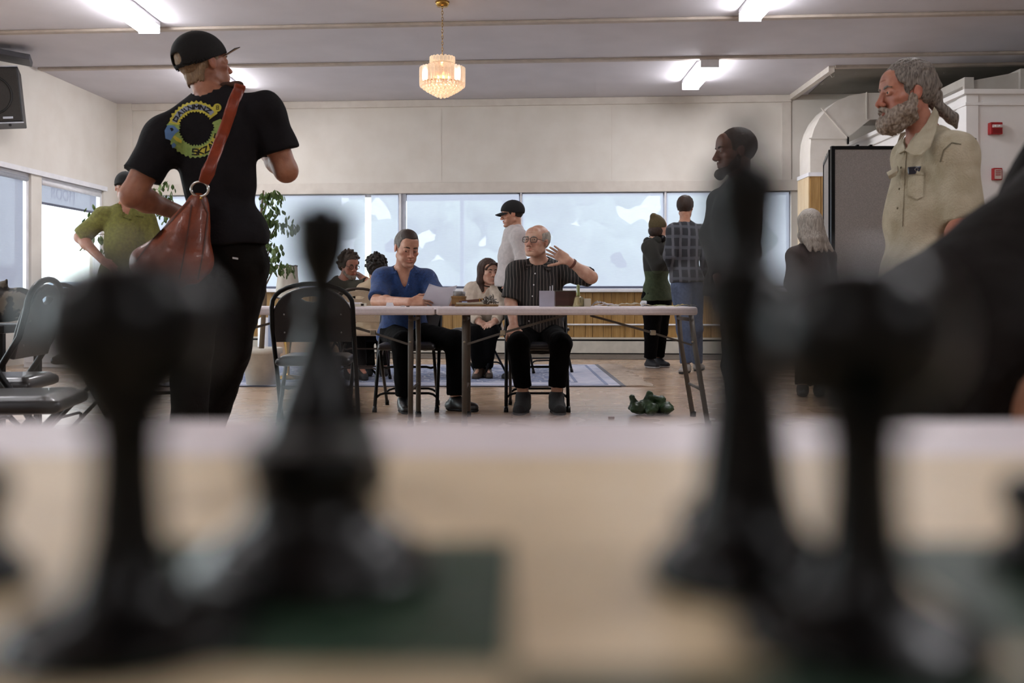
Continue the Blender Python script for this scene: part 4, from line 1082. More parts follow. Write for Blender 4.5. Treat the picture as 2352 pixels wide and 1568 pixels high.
H_short = hairm('hair_short_grey', '3b332e', '77706a'); H_white = hairm('hair_white_ring', '6d655c', 'b5aca2'); H_curl = hairm('hair_curly_brown', '2c211a', '4e3c2e', (20, 20, 20)); H_long = hairm('hair_long_grey', '5f5650', 'a39a90', (70, 70, 5)); H_blk = hairm('hair_black_curly', '120d0a', '2b201a', (20, 20, 20)); H_brn = hairm('hair_long_brown', '2e1f1a', '4a342b', (70, 70, 5))
H_beard = hairm('beard_grey', '5c4c42', 'a39689', (40, 40, 20))

def frame(f, up=(0, 0, 1)):
    f = unit(f); x = unit(np.cross(f, up)); u = np.cross(x, f); return np.array([x, f, u])
class Head:
    def __init__(s, c, f, up=(0, 0, 1), sc_=1.0):
        s.c = np.array(c, float); s.R = frame(f, up); s.s = sc_
    def w(s, v): return s.c + np.array(v, float) * s.s @ s.R
    def el(s, F_, v, r, k=.012, mode='u', R=None): F_.el(s.w(v), np.array(r) * s.s, s.R if R is None else R @ s.R, k, mode)
    def rc(s, F_, a, b, ra, rb=None, k=.01, mode='u', **kw): F_.rc(s.w(a), s.w(b), ra * s.s, (ra if rb is None else rb) * s.s, k, mode, **kw)
    def bx(s, F_, v, h, k=.01, mode='u', rd=.01): F_.bx(s.w(v), np.array(h) * s.s, s.R, k, mode, rd * s.s)
def rotx(a): return np.array([[1, 0, 0], [0, math.cos(a), -math.sin(a)], [0, math.sin(a), math.cos(a)]])
def add_head(F_, H, jaw=1.0, nose=1.0, chin=1.0, old=0, mouth=.0, lid=1.0):
    H.el(F_, (0, -.018, .036), (.075, .096, .088), .02)
    H.el(F_, (0, .018, -.015), (.062 * jaw, .069, .088), .025)
    H.el(F_, (0, .03, -.062), (.048 * jaw, .048, .044), .02)
    for s in (-1, 1):
        H.rc(F_, (s * .050 * jaw, -.005, -.054), (s * .020, .068, -.094), .017, .018, .022)
        H.el(F_, (s * .044, .055, -.018), (.022, .021, .017), .018)
        H.el(F_, (s * .036, .058, -.056), (.018, .019, .022), .02)
    H.rc(F_, (-.034, .073, .027), (.034, .073, .027), .012, k=.018)
    H.el(F_, (0, .066, .055), (.052, .024, .038), .03)
    H.el(F_, (0, .082, -.098), (.021 * chin, .014, .016), .014)
    for s in (-1, 1): H.el(F_, (s * .032, .097, .006), (.018, .019, .0125), .010, 's')
    for s in (-1, 1): H.el(F_, (s * .032, .0755, .006), (.0175, .0145, .0125), .004)
    for s in (-1, 1): H.el(F_, (s * .032, .093, .0045 - .006 * (1 - lid)), (.0145, .0085, .0056 * lid), .0015, 's')
    for s in (-1, 1): H.rc(F_, (s * .019, .089, .0115), (s * .046, .079, .0095), .0042, .0034, .003)
    for s in (-1, 1): H.rc(F_, (s * .022, .0875, -.0025), (s * .042, .081, -.002), .003, .003, .004)
    H.rc(F_, (0, .083, .020), (0, .102, -.022 * nose), .0095, .0125, .010)
    H.el(F_, (0, .108, -.030 * nose), (.013, .013, .0105), .008)
    for s in (-1, 1): H.el(F_, (s * .0155, .097, -.034 * nose), (.0085, .011, .0085), .005)
    for s in (-1, 1): H.el(F_, (s * .0075, .104, -.043), (.0042, .006, .004), .002, 's')
    for s in (-1, 1): H.rc(F_, (s * .004, .095, -.046), (s * .0045, .094, -.055), .0022, k=.004)
    H.rc(F_, (-.026, .078, -.0615), (0, .0885, -.058), .0055, .0062, k=.010); H.rc(F_, (.026, .078, -.0615), (0, .0885, -.058), .0055, .0062, k=.010)
    H.rc(F_, (-.022, .080, -.069), (0, .088, -.0705), .0055, .0068, k=.009); H.rc(F_, (.022, .080, -.069), (0, .088, -.0705), .0055, .0068, k=.009)
    for s in (-1, 1): H.rc(F_, (s * .029, .083, -.0655), (0, .0965, -.0642), .0018 + mouth, .0022 + mouth, k=.002, mode='s')
    H.rc(F_, (-.012, .091, -.082), (.012, .091, -.082), .004, k=.008, mode='s')
    for s in (-1, 1):
        H.el(F_, (s * .077, -.008, -.001), (.0065, .017, .029), .006, R=rotx(-.12))
        H.el(F_, (s * .0855, -.003, .003), (.005, .009, .017), .004, 's', R=rotx(-.12))
        if old:
            H.rc(F_, (s * .023, .094, -.034), (s * .036, .082, -.068), .002, k=.006, mode='s')
            H.rc(F_, (s * .022, .091, -.0135), (s * .044, .083, -.012), .0015, k=.005, mode='s')
            for zz in (.052, .066): H.rc(F_, (-.032, .0905, zz), (.032, .0905, zz), .0012, k=.005, mode='s')
def tint_body(o, H, org, stub=.0):
    """natural skin tones: lips, ruddy nose, cheeks and ears, stubble"""
    me = o.data; n = len(me.vertices); co = np.empty(n * 3, np.float32); me.vertices.foreach_get('co', co)
    l = (co.reshape(-1, 3) + np.array(org) - H.c) @ H.R.T / H.s; x, y, z = l.T
    def blob(cx, cy, cz, rx, ry, rz): return np.exp(-(((np.abs(x) - cx) / rx) ** 2 + ((y - cy) / ry) ** 2 + ((z - cz) / rz) ** 2))
    c = np.ones((n, 4), np.float32)
    def mul(w_, col): c[:, :3] *= 1 + w_[:, None] * (np.array(col) - 1)
    mul(np.clip(blob(0, .108, -.03, .022, .03, .016), 0, 1) * .8, (1.05, .78, .74)); mul(blob(.042, .065, -.025, .022, .03, .02) * .7, (1.06, .85, .82)); mul(blob(.08, -.005, 0, .012, .03, .035) * .7, (1.05, .78, .74))
    mul(blob(.032, .088, -.004, .02, .02, .012) * .6, (.82, .76, .78))
    lip = (np.abs(x) < .027) & (y > .074) & (z < -.0555 - .004 * (np.abs(x) / .022) ** 2) & (z > -.0765 + .006 * (np.abs(x) / .022) ** 2)
    c[lip, :3] *= (.90, .70, .68)
    if stub:
        m = np.clip((y - .0) / .03, 0, 1) * np.clip((-.04 - z + .35 * np.maximum(.05 - y, 0)) / .02, 0, 1) * np.clip((z + .135) / .02, 0, 1); m[lip] = 0
        mul(m * stub, (.72, .72, .76))
    at = me.color_attributes.new('tint', 'FLOAT_COLOR', 'POINT'); at.data.foreach_set('color', c.ravel())
def head_parts(H, e, org, skin_m, eyes=True, brow=H_dk, brows=True, lips=True, look=None):
    o = np.array(org)
    if eyes:
        for s in (-1, 1):
            b = MB(); c = MB()
            p = H.w((s * .032, .0755, .005)) - o; b.ball(p, .0128 * H.s, 12)
            q = H.w((s * .032 + (look[0] if look else 0), .0855, .0045 + (look[1] if look else 0))) - o; c.ball(q, .0052 * H.s, 8)
            c.build('iris', M_iris, b.build('eye', M_eye, e, True), True)
    if brows:
        for s in (-1, 1):
            b = MB(); b.tube([H.w(v) - o for v in ((s * .011, .0905, .0225), (s * .022, .0915, .0255), (s * .036, .0880, .0275), (s * .050, .0765, .0225))], [.0036 * H.s, .0052 * H.s, .0046 * H.s, .0018 * H.s], 6)
            b.build('eyebrow', brow, e, True)
    if lips:
        b = MB(); b.tube([H.w(v) - o for v in ((-.021, .084, -.062), (-.009, .0925, -.0578), (.0, .0932, -.0588), (.009, .0925, -.0578), (.021, .084, -.062))], [.0015 * H.s, .0038 * H.s, .0038 * H.s, .0038 * H.s, .0015 * H.s], 6)
        b.tube([H.w(v) - o for v in ((-.018, .085, -.066), (0, .0935, -.0695), (.018, .085, -.066))], [.0015 * H.s, .0045 * H.s, .0015 * H.s], 6)
        b.build('lips', M_lip, e, True)
def hair_field(H, kind):
    f = SDF(); t = dict(short=.0055, med=.015, curly=.012, long=.019, crop=.004, ring=.006, pony=.008)[kind]
    H.el(f, (0, -.018, .036), (.075 + t, .096 + t, .088 + t), .02)
    if kind in ('med', 'curly'): H.el(f, (0, .03, .09), (.06, .05, .035), .03)
    if kind == 'curly': H.el(f, (0, -.05, .0), (.09, .07, .08), .04)
    # clear the face, the ears and the neck
    zt = dict(short=.072, med=.062, curly=.068, long=.075, crop=.068, ring=.09, pony=.066)[kind]
    H.bx(f, (0, .145, zt - .2), (.12, .105, .2), .01, 's', .03)
    H.bx(f, (0, .06, -.17), (.12, .10, .145), .01, 's', .02)
    H.bx(f, (0, -.06, -.20), (.14, .14, .135), .01, 's', .02)
    if kind not in ('long', 'curly'):
        for s in (-1, 1): H.el(f, (s * .085, -.002, -.012), (.03, .024, .036), .004, 's')
    if kind == 'ring':
        H.el(f, (0, .02, .12), (.085, .115, .085), .01, 's')
    if kind == 'long':
        for s in (-1, 1):
            H.rc(f, (s * .062, -.03, .05), (s * .078, -.02, -.08), .036, .036, .03); H.rc(f, (s * .075, -.02, -.08), (s * .065, .0, -.17), .03, .018, .03)
        H.rc(f, (0, -.08, .02), (0, -.085, -.17), .06, .05, .04)
    rr = random.Random(11)
    if kind == 'curly':
        for i in range(150):
            a, z_ = rr.uniform(0, 6.28), rr.uniform(-.35, 1); r_ = math.sqrt(1 - z_ * z_); v = np.array([r_ * math.cos(a), r_ * math.sin(a), z_])
            if v[1] > .35 and v[2] < .55: continue
            if abs(v[0]) > .75 and v[2] < -.05 and v[1] > -.4: continue
            q = v * (.088, .108, .102) + (0, -.018, .036) + v * rr.uniform(0, .018); t_ = np.array([rr.uniform(-1, 1) for _ in range(3)]) * .009
            H.rc(f, q - t_, q + t_, .013, .010, .003)
    if kind in ('pony', 'med'):
        E_ = np.array((0, -.108, -.03)) if kind == 'pony' else np.array((0, -.11, -.0))
        for i in range(46):
            u_ = rr.uniform(-1, 1); S_ = np.array((u_ * .068, .078 - .065 * u_ * u_, .088 - .075 * abs(u_) ** 2.2)) * (1, 1, 1)
            prev = None; ph = rr.uniform(0, 6)
            for j in range(8):
                t_ = j / 7; q = S_ * (1 - t_) + E_ * t_ + (np.array((u_ * .05, 0, .11)) * math.sin(math.pi * t_))
                d_ = q - (0, -.018, .036); k_ = np.sqrt(((d_ / (.081, .103, .096)) ** 2).sum()); q = (0, -.018, .036) + d_ / k_ * (1 + .02 * math.sin(ph + j * 1.5)) + np.array((.004 * math.sin(ph + j * 1.3), 0, 0))
                if prev is not None: H.rc(f, prev, q, .0075, .0075, .003)
                prev = q
    f.disp = {'curly': [(.003, 110, 1)], 'med': [(.002, 110, 1)], 'long': [(.003, (120, 120, 25), 2)], 'pony': [(.002, 110, 1)]}.get(kind, [(.0014, 120, 1), (.0012, 260, 2)])
    return f
def add_hand(F_, W, D, N, thumb, curl=(.5, .5, .5, .5), tc=.4, sz=1.0, spread=.06):
    """W wrist, D towards the fingertips, N out of the back of the hand, thumb=+-1 side of N x D"""
    D = unit(D); N = unit(np.array(N, float) - D * np.dot(N, D)); S = np.cross(N, D) * thumb; W = np.array(W, float)
    R = np.array([S, D, N])
    F_.rc(W, W + D * .03 * sz, .024 * sz, .027 * sz, .015, flat=(N, .62))
    F_.bx(W + D * .06 * sz, (.039 * sz, .040 * sz, .0135 * sz), R, .018, 'u', .0125 * sz)
    F_.el(W + D * .035 * sz + S * .024 * sz - N * .006 * sz, (.018 * sz, .03 * sz, .015 * sz), R, .012)
    for i, (o, L) in enumerate(((.030, .073), (.0105, .082), (-.0095, .076), (-.029, .060))):
        p = W + D * (.092 - .004 * abs(i - 1)) * sz + S * o * sz; a = -.0; r = (.0094, .0096, .0092, .0082)[i] * sz
        d0 = unit(D + S * (1.5 - i) * spread); F_.rc(p - d0 * .02 * sz, p, r * 1.1, r, .006)
        for j, fr in enumerate((.45, .31, .24)):
            a += curl[i] * (.75 if j == 0 else 1)
            dj = d0 * math.cos(a) - N * math.sin(a); q = p + dj * L * fr * sz
            F_.rc(p, q, r * (1 - .08 * j), r * (1 - .08 * (j + 1)), .003); p = q
    p = W + D * .03 * sz + S * .03 * sz; d = unit(D * .65 + S * .75 - N * .25)
    for j, (L, r) in enumerate(((.042, .0125), (.034, .0105), (.028, .0092))):
        q = p + d * L * sz; F_.rc(p, q, r * sz, r * .9 * sz, .006); p = q; d = unit(d + (D * .5 - S * .5 - N * .3) * tc)
def mirror_none(x): return x

PEOPLE = {}
def person(lb, J, head, skin_m, g=1.0, hands={}, org=None, fwd=None, top=None, legs=None, shoes=None, hair=None, hair_m=None,
           fine=True, belly=0, h=.011, face=True, look=None, brow=H_dk, jaw=1, nose=1, chin=1, old=0, mouth=0, sleeve='short', hem=.06,
           neckcut=.062, vneck=None, disp=None, cuffs=.06, legcut=.03, feet=True, armr=1.0, wri=None, lowz=None, hs=1.0, legr=1.0, lips=False, brows=True, extra_top=None, stub=0, wc=.30, lid=1.0, shw=.042):
    J = {k: np.array(P(*v), float) if not isinstance(v, np.ndarray) else v for k, v in J.items()}
    if org is None: org = (J['pelvis'][0], J['pelvis'][1], 0)
    e = empty('person', org, 0, lb, 'person')
    pel, nk = J['pelvis'], J['neck']; up = unit(nk - pel); side = J['shr'] - J['shl']; side = unit(side - up * side @ up)
    fw = np.cross(up, side); 
    if fwd is not None and fw @ np.array(fwd, float) < 0: fw = -fw
    R = np.array([side, fw, up]); L = np.linalg.norm(nk - pel)
    sw = np.linalg.norm(J['shr'] - J['shl']) / 2
    at = lambda t, y=0: pel + up * L * t + fw * y
    def torso(f, i, low=False):
        f.el(at(.70, .0), (min(.155 * g, sw * .92) + i, .108 * g + i, .20 + i), R, .05)
        f.el(at(.42, .01 + belly * .4), (.140 * g + i, .100 * g + i + belly * .5, .17 + i), R, .06)
        f.el(at(.08, .005 + belly * .5), (.158 * g + i, .112 * g + i + belly * .5, .13 + i), R, .05)
        for s in 'lr':
            f.el(J['sh' + s] - up * .005, (.058 + i, .056 + i, .056 + i), R, .05)
            f.rc(nk + up * -.01, J['sh' + s], .050 + i * .6, .048 + i * .8, .05)
    f = SDF(); torso(f, 0)
    H = Head(P(*head['c']), head['f'], head.get('up', (0, 0, 1)), head.get('s', 1))
    nb = H.w((0, -.028, -.055))
    f.rc(nk - up * .03, nb, .060, .052, .03)
    if face or fine: add_head(f, H, jaw, nose, chin, old, mouth, lid)
    else:
        add_head(f, H, jaw, nose, chin)
    lim = {}
    for s in 'lr':
        if 'el' + s in J:
            S_, E_, W_ = J['sh' + s], J['el' + s], J['wr' + s]
            f.rc(S_, E_, .050 * armr, .039 * armr, .03); m = S_ + (E_ - S_) * .45; f.el(m, (.048 * armr,) * 3, None, .03)
            f.rc(E_, W_, .040 * armr, .026 * armr, .02); m = E_ + (W_ - E_) * .28; f.el(m, (.0385 * armr,) * 3, None, .03)
        if 'kn' + s in J:
            Hp, K, A = J['hip' + s], J['kn' + s], J['an' + s]
            f.rc(Hp, K, .085 * g * legr, .052 * legr, .04); f.rc(K, A, .05 * legr, .039, .03); f.el(K + (A - K) * .3, (.054,) * 3, None, .03)
            if 'toe' + s in J: f.rc(A - [0, 0, .01], J['toe' + s], .030, .018, .02)
    fines = []
    for s, hd in hands.items():
        W_ = J['wr' + s]; add_hand(f, W_, hd['d'], hd['n'], hd['t'], hd.get('curl', (.4,) * 4), hd.get('tc', .4), hd.get('s', 1) * hs, hd.get('spread', .06))
        if fine:
            c = W_ + unit(hd['d']) * .085; fines.append((c - .125, c + .125, .0042))
    if fine:
        fines.append((H.c - np.array([.15, .15, .135]) * H.s, H.c + np.array([.15, .15, .155]) * H.s, .0031 if fine == 1 else .005))
    elif face is not None:
        fines.append((H.c - .15, H.c + .15, .0075))
        for s, hd in hands.items():
            c = W_ if False else J['wr' + s] + unit(hd['d']) * .085; fines.append((c - .12, c + .12, .006))
    tint_body(soft('body', f, h, skin_m, e, org, fines), H, org, stub)
    if face: head_parts(H, e, org, skin_m, True, brow, brows, lips, look)
    # clothes
    dsp = disp or [(.0035, (26, 26, 12), .5), (.002, (55, 55, 28), 1.3)]
    shirt = None
    if top:
        f = SDF(); i = .014; torso(f, i)
        for s in 'lr':
            if 'el' + s not in J: continue
            S_, E_, W_ = J['sh' + s], J['el' + s], J['wr' + s]
            if sleeve == 'short':
                q = S_ + (E_ - S_) * (1 - cuffs); f.rc(S_, q, .063 * armr, .066 * armr, .045, cutb=True)
            elif sleeve == 'elbow':
                f.rc(S_, E_, .066 * armr, .06 * armr, .045, cutb=True)
            else:
                f.rc(S_, E_, .066 * armr, .056 * armr, .045); f.rc(E_, E_ + (W_ - E_) * .93, .056 * armr, .04 * armr, .03, cutb=True)
        f.rc(at(.1), at(-hem / L), .02, .02, .01)
        f.el(at(-hem / L + .03, belly * .5), (.174 * g + i, .128 * g + i + belly * .4, .12), R, .05)
        if extra_top: extra_top(f, J, at, R)
        f.disp = dsp
        f.pl(at(-hem / L), -up)
        f.rc(nk - up * .005 + fw * .005, nb + up * .05, neckcut, neckcut + .02, .008, 's')
        f.rc(nk - up * .005 + fw * .005, nb + up * .05, neckcut, neckcut + .02, .008, 's')
        if vneck:
            a = nk + fw * .075; b_ = at(1 - vneck / L, .14 + belly * .0)
            f.rc(a + up * .03, b_, .045, .008, .004, 's')
            f.rc(a + up * .03 + fw * .05, b_ + fw * .05, .06, .012, .004, 's')
        shirt = soft(top[0], f, h if not fine else min(h, .0085), top[1], e, org)
    tr = None
    if legs:
        f = SDF(); i = .012
        f.el(at(.02, belly * .5), (.152 * g + i, .108 * g + i + belly * .5, .13 + i), R, .05)
        for s in 'lr':
            Hp, K, A = J['hip' + s], J['kn' + s], J['an' + s]
            f.rc(Hp, K, (.088 * g + i) * legr, (.060 + i) * legr, .05); c_ = A + (K - A) * legcut / .4
            f.rc(K, c_, (.060 + i) * legr, (.050 + i) * legr, .04, cutb=True)
        f.disp = [(.005, (30, 30, 16), 2.5), (.003, (60, 60, 40), .3)]
        f.pl(at(wc), (0, 0, 1))
        tr = soft(legs[0], f, h, legs[1], e, org)
    if shoes:
        for s in 'lr':
            if 'toe' + s not in J: continue
            A, T = J['an' + s], J['toe' + s]; fl = T - A; fl[2] = 0; n = np.linalg.norm(fl); d = fl / n
            heel = A - d * .045; f = SDF(); z = max(.0, min(A[2], T[2]) - .07 if lowz is None else lowz)
            H0 = np.array([heel[0], heel[1], z + .035]); T0 = np.array([T[0], T[1], z + .028]); Mi = (H0 + T0) / 2
            f.rc(H0, Mi, shw * .9, shw, .02); f.rc(Mi, T0, shw, shw * .86, .02); f.rc(H0 * .55 + Mi * .45 + [0, 0, .01], A + [0, 0, -.005], shw, shw * 1.02, .03); f.rc(T0 * .5 + Mi * .5, A * .8 + Mi * .2, shw * .8, shw * .9, .03)
            f.pl((0, 0, z + .018), (0, 0, -1)); f.pl((0, 0, A[2] + .03), (0, 0, 1))
            sh = soft('shoe', f, .0075 if fine else .01, shoes[0], e, org)
            f = SDF(); f.rc(H0, Mi, shw * .96, shw * 1.08, .02); f.rc(Mi, T0, shw * 1.08, shw * .94, .02); f.pl((0, 0, z), (0, 0, -1)); f.pl((0, 0, z + .02), (0, 0, 1))
            soft('sole', f, .0075 if fine else .01, shoes[1], sh, np.array(org))
    if hair: soft('hair', hair_field(H, hair), .0042 if fine else .0075, hair_m, e, org)
    return dict(e=e, H=H, J=J, at=at, R=R, up=up, fw=fw, side=side, shirt=shirt, legs=tr, org=np.array(org), nb=nb)
def add_cap(p, m, m2, tilt=0, brimL=.075, h=.004, strap=False):
    H = p['H']; f = SDF()
    H.el(f, (0, -.013, .04), (.089, .119, .104), .01)
    f.pl(H.w((0, 0, .014)), np.array((0, .28, -1)) @ H.R)
    H.el(f, (0, -.013, .02), (.081, .109, .09), .004, 's')
    if strap: H.bx(f, (0, -.14, .035), (.035, .06, .022), .006, 's', .018)
    cap = soft('cap', f, h, m, p['e'], p['org'])
    b = bmesh.new(); g = []
    n = 14
    for lay in (0, 1):
        for j in range(5):
            for i in range(n + 1):
                a = (i / n - .5) * 2.1; r = .0 + j / 4
                x = math.sin(a) * (.086 + .004 * r) * 1.0; y = .100 * math.cos(a) - .006 + r * brimL * math.cos(a * .78) ** .6
                z = .036 - .020 * (x / .08) ** 2 * 1 + r * (.012 + tilt) - lay * .0035
                g.append(b.verts.new(H.w((x, y, z)) - p['org']))
    N = 5 * (n + 1)
    fm = []
    for j in range(4):
        for i in range(n):
            k = j * (n + 1) + i
            b.faces.new((g[k], g[k + 1], g[k + n + 2], g[k + n + 1])); ff = b.faces.new((g[N + k + n + 1], g[N + k + n + 2], g[N + k + 1], g[N + k])); ff.material_index = 1
    for i in range(n):
        b.faces.new((g[4 * (n + 1) + i], g[4 * (n + 1) + i + 1], g[N + 4 * (n + 1) + i + 1], g[N + 4 * (n + 1) + i]))
    me = bpy.data.meshes.new('brim'); b.to_mesh(me); b.free(); link('brim', me, [m, m2], cap, True)
    MB().ball(H.w((0, -.018, .143)) - p['org'], .006, 8, (1, 1, .6)).build('button', m, cap, True)
    return cap
def dot(p, px, py, r, m, name='button', tree=None, d=None, off=.0):
    dr = (P(px, py, 1) - CAMP).normalized(); h = tree.ray_cast(CAMP + dr * .3, dr)[0] if tree else CAMP + dr * d
    if h is None: return
    q = h - dr * off - V(p['org'])
    return MB().ball(q, r, 10, (1, .5, 1)).build(name, m, p['e'], True)

def collar_ring(p, m, h_=.035, r0=.080, r1=.068, gap=.05, nm='collar', hh=.006):
    nk, up, fw = p['J']['neck'], p['up'], p['fw']; ax = unit(p['nb'] - nk); f = SDF(); c = nk + fw * .004
    f.rc(c - ax * .03, c + ax * h_, r0, r1, .01, cutb=True); f.rc(c - ax * .06, c + ax * (h_ + .05), r0 - .014, r1 - .009, .004, 's'); f.rc(c - ax * .06, c + ax * (h_ + .05), r0 - .014, r1 - .009, .004, 's')
    if gap: f.rc(c + fw * .10 - up * .03, c + fw * .075 + up * .06, gap * .35, gap, .004, 's'); f.rc(c + fw * .10 - up * .03, c + fw * .075 + up * .06, gap * .35, gap, .004, 's')
    f.pl(c - ax * .012, -ax)
    return soft(nm, f, hh, m, p['e'], p['org'])
# clothes
C_black = mat('black_cotton', '1b191c', .95, scale=30, bump=.2, bscale=90, spec=.2); C_blackp = mat('black_trousers', '060506', .95, scale=30, bump=.2, spec=.12); C_cap = mat('black_cap_cloth', '0e0d0f', .9, scale=60, bump=.2)
C_brim = mat('tan_brim_lining', '8d7358', .85, scale=60); C_dkbrown = mat('dark_brown_trousers', '110d0b', .92, scale=30, bump=.25, spec=.15)
C_khaki = mat('khaki_shirt', 'b0a691', .9, scale=14, col2='a0967f', bump=.35, bscale=140); C_khakid = mat('khaki_seam', '6e6654', .9, scale=40)
C_blue = mat('navy_linen', '173a70', .9, scale=60, col2='102c58', bump=.4, bscale=160, sheen=.2); C_btn = mat('white_button', 'd9d9dc', .3, scale=30)
C_olive = mat('olive_linen', '6b682f', .9, scale=40, col2='5a5726', bump=.35, bscale=140); C_white = mat('light_grey_sweater', 'b7afae', .9, scale=30, bump=.25, bscale=90)
C_blouse = mat('cream_blouse', 'cdbfb0', .85, scale=20, col2='b9a999', bump=.4, bscale=30); C_beige = mat('beige_shirt', 'b09a80', .9, scale=20, bump=.2)
C_jeans = mat('blue_jeans', '4a5670', .9, scale=40, col2='3b465e', bump=.2); C_hood = mat('dark_hoodie', '2b2a26', .95, scale=30, bump=.3); C_hoodg = mat('green_hoodie', '45503a', .95, scale=30, col2='3b4632', bump=.3)
C_strip = striped('black_striped_shirt', '17110f', '8d817a', .024, .11, 0); C_plaid = striped('plaid_flannel', '23242a', '5d5d64', .09, .3, 0, line2=(2, .11, .28, '4d4e56'))
C_dkgrey = mat('dark_grey_tee', '1c1a1a', .9, scale=30, bump=.2); C_maroon = mat('dark_brown_top', '2b1d18', .9, scale=30, bump=.2)
S_blk = mat('black_shoe', '101013', .35, scale=30, spec=.6); S_sole = mat('dark_sole', '16161a', .7, scale=30); S_grey = mat('charcoal_sneaker', '232325', .85, scale=60, bump=.3); S_wsole = mat('white_sole', 'bdb9bb', .6, scale=30)
M_leather = mat('tan_leather', '8a3d1a', .42, scale=7, col2='5e2813', bump=.25, bscale=60, coat=.1); M_leatherd = mat('dark_leather_edge', '4a2414', .5, scale=20)
M_steel = mat('silver_ring', 'c9c6c2', .2, 1, scale=40)

# --- man in the black t-shirt with the leather bag (seen from behind)
A = person('man in black t-shirt and black cap seen from behind, leather bag on his hip',
  dict(neck=(492, 228, 4.2), pelvis=(512, 555, 4.2), shl=(376, 318, 4.14), shr=(606, 256, 4.24), ell=(303, 448, 4.08), wrl=(420, 492, 4.36),
       elr=(657, 392, 4.28), wrr=(585, 320, 4.52), hipl=(458, 610, 4.2), hipr=(556, 610, 4.2), knl=(440, 800, 4.08), knr=(532, 800, 4.28), anl=(432, 1062, 4.1), anr=(455, 1062, 4.45),
       toel=(440, 1100, 3.9), toer=(470, 1090, 4.6)),
  dict(c=(470, 152, 4.24), f=(.68, .71, .22), up=(-.22, -.1, 1), s=1.04), M_skinA, g=1.02, fwd=(0, 1, 0),
  hands=dict(l=dict(d=(.5, .8, -.1), n=(-.2, 0, 1), t=1), r=dict(d=(-.3, .7, .5), n=(0, 0, 1), t=1)),
  top=('t_shirt', C_black), legs=('trousers', C_dkbrown), shoes=(S_blk, S_sole), fine=1, h=.0105, cuffs=.33, armr=1.24, hem=.02, neckcut=.066, legr=1.12,
  disp=[(.008, (17, 17, 7), .5), (.005, (34, 34, 13), 1.3)], hair='crop', hair_m=H_blond,
  extra_top=lambda f, J, at, R: (f.rc(P(474, 254, 4.21), P(378, 322, 4.17), .084, .062, .05), f.rc(P(470, 300, 4.2), P(400, 330, 4.18), .10, .08, .05)))
A['cap'] = add_cap(A, C_cap, C_brim, .02, .08, .0042, True)
treeA = bvh_of(A['shirt'])
f = SDF()                                                   # hair below the cap at the nape
for s in range(-9, 10): A['H'].rc(f, (s * .0082, -.082 + abs(s) * .0035, -.01), (s * .0064, -.094 + abs(s) * .0042, -.064 - (s % 2) * .006), .010, .004, .004)
f.disp = [(.002, 160, 1)]
soft('nape_hair', f, .0045, H_blond, A['e'], A['org'])
# printed ring on the back
M_py = mat('print_yellow', 'c6ba45', .8, scale=60); M_pg = mat('print_green', '93a95f', .8, scale=60, col2='7f9850'); M_pb = mat('print_blue', '5b7fb0', .8, scale=60); M_pgr = mat('print_grey', '8b93a6', .8, scale=60); M_pk = mat('print_black', '141317', .9, scale=30)
pc = (450, 297)
def ringpt(a, r): # slanted ellipse of the print
    c, s = math.cos(a), math.sin(a); x, y = 61 * r * c, -61 * r * s
    t = .35; return (pc[0] + x * math.cos(t) + y * math.sin(t) * .55, pc[1] - x * math.sin(t) * .55 + y * math.cos(t))
def ringband(a0, a1, r0, r1, m, wob, nm, off, par=None):
    n = max(6, int(abs(a1 - a0) * 12)); rr = random.Random(int(a0 * 100) + int(r0 * 50))
    po = [ringpt(a0 + (a1 - a0) * i / n, r1 + wob * rr.uniform(.4, 1.6) * (1 if i % 2 else -.4)) for i in range(n + 1)] + [ringpt(a1 + (a0 - a1) * i / n, r0 - wob * rr.uniform(.4, 1.6) * (1 if i % 2 else -.4)) for i in range(n + 1)]
    o = drape(nm, treeA, po, m, A['e'], off, 5, .0012); return o
ring = ringband(R(25), R(155), .70, 1.08, M_py, .05, 'print_flame', .0035)
ringband(R(155), R(345), .66, 1.1, M_pg, .045, 'print_drip', .0035)
ringband(R(32), R(150), .79, .99, M_pgr, .02, 'print_band', .0046)
ringband(R(345), R(372), .72, 1.05, M_pg, .04, 'print_drip', .0035)
ringband(R(255), R(335), .74, 1.02, M_py, .03, 'print_band', .0046)
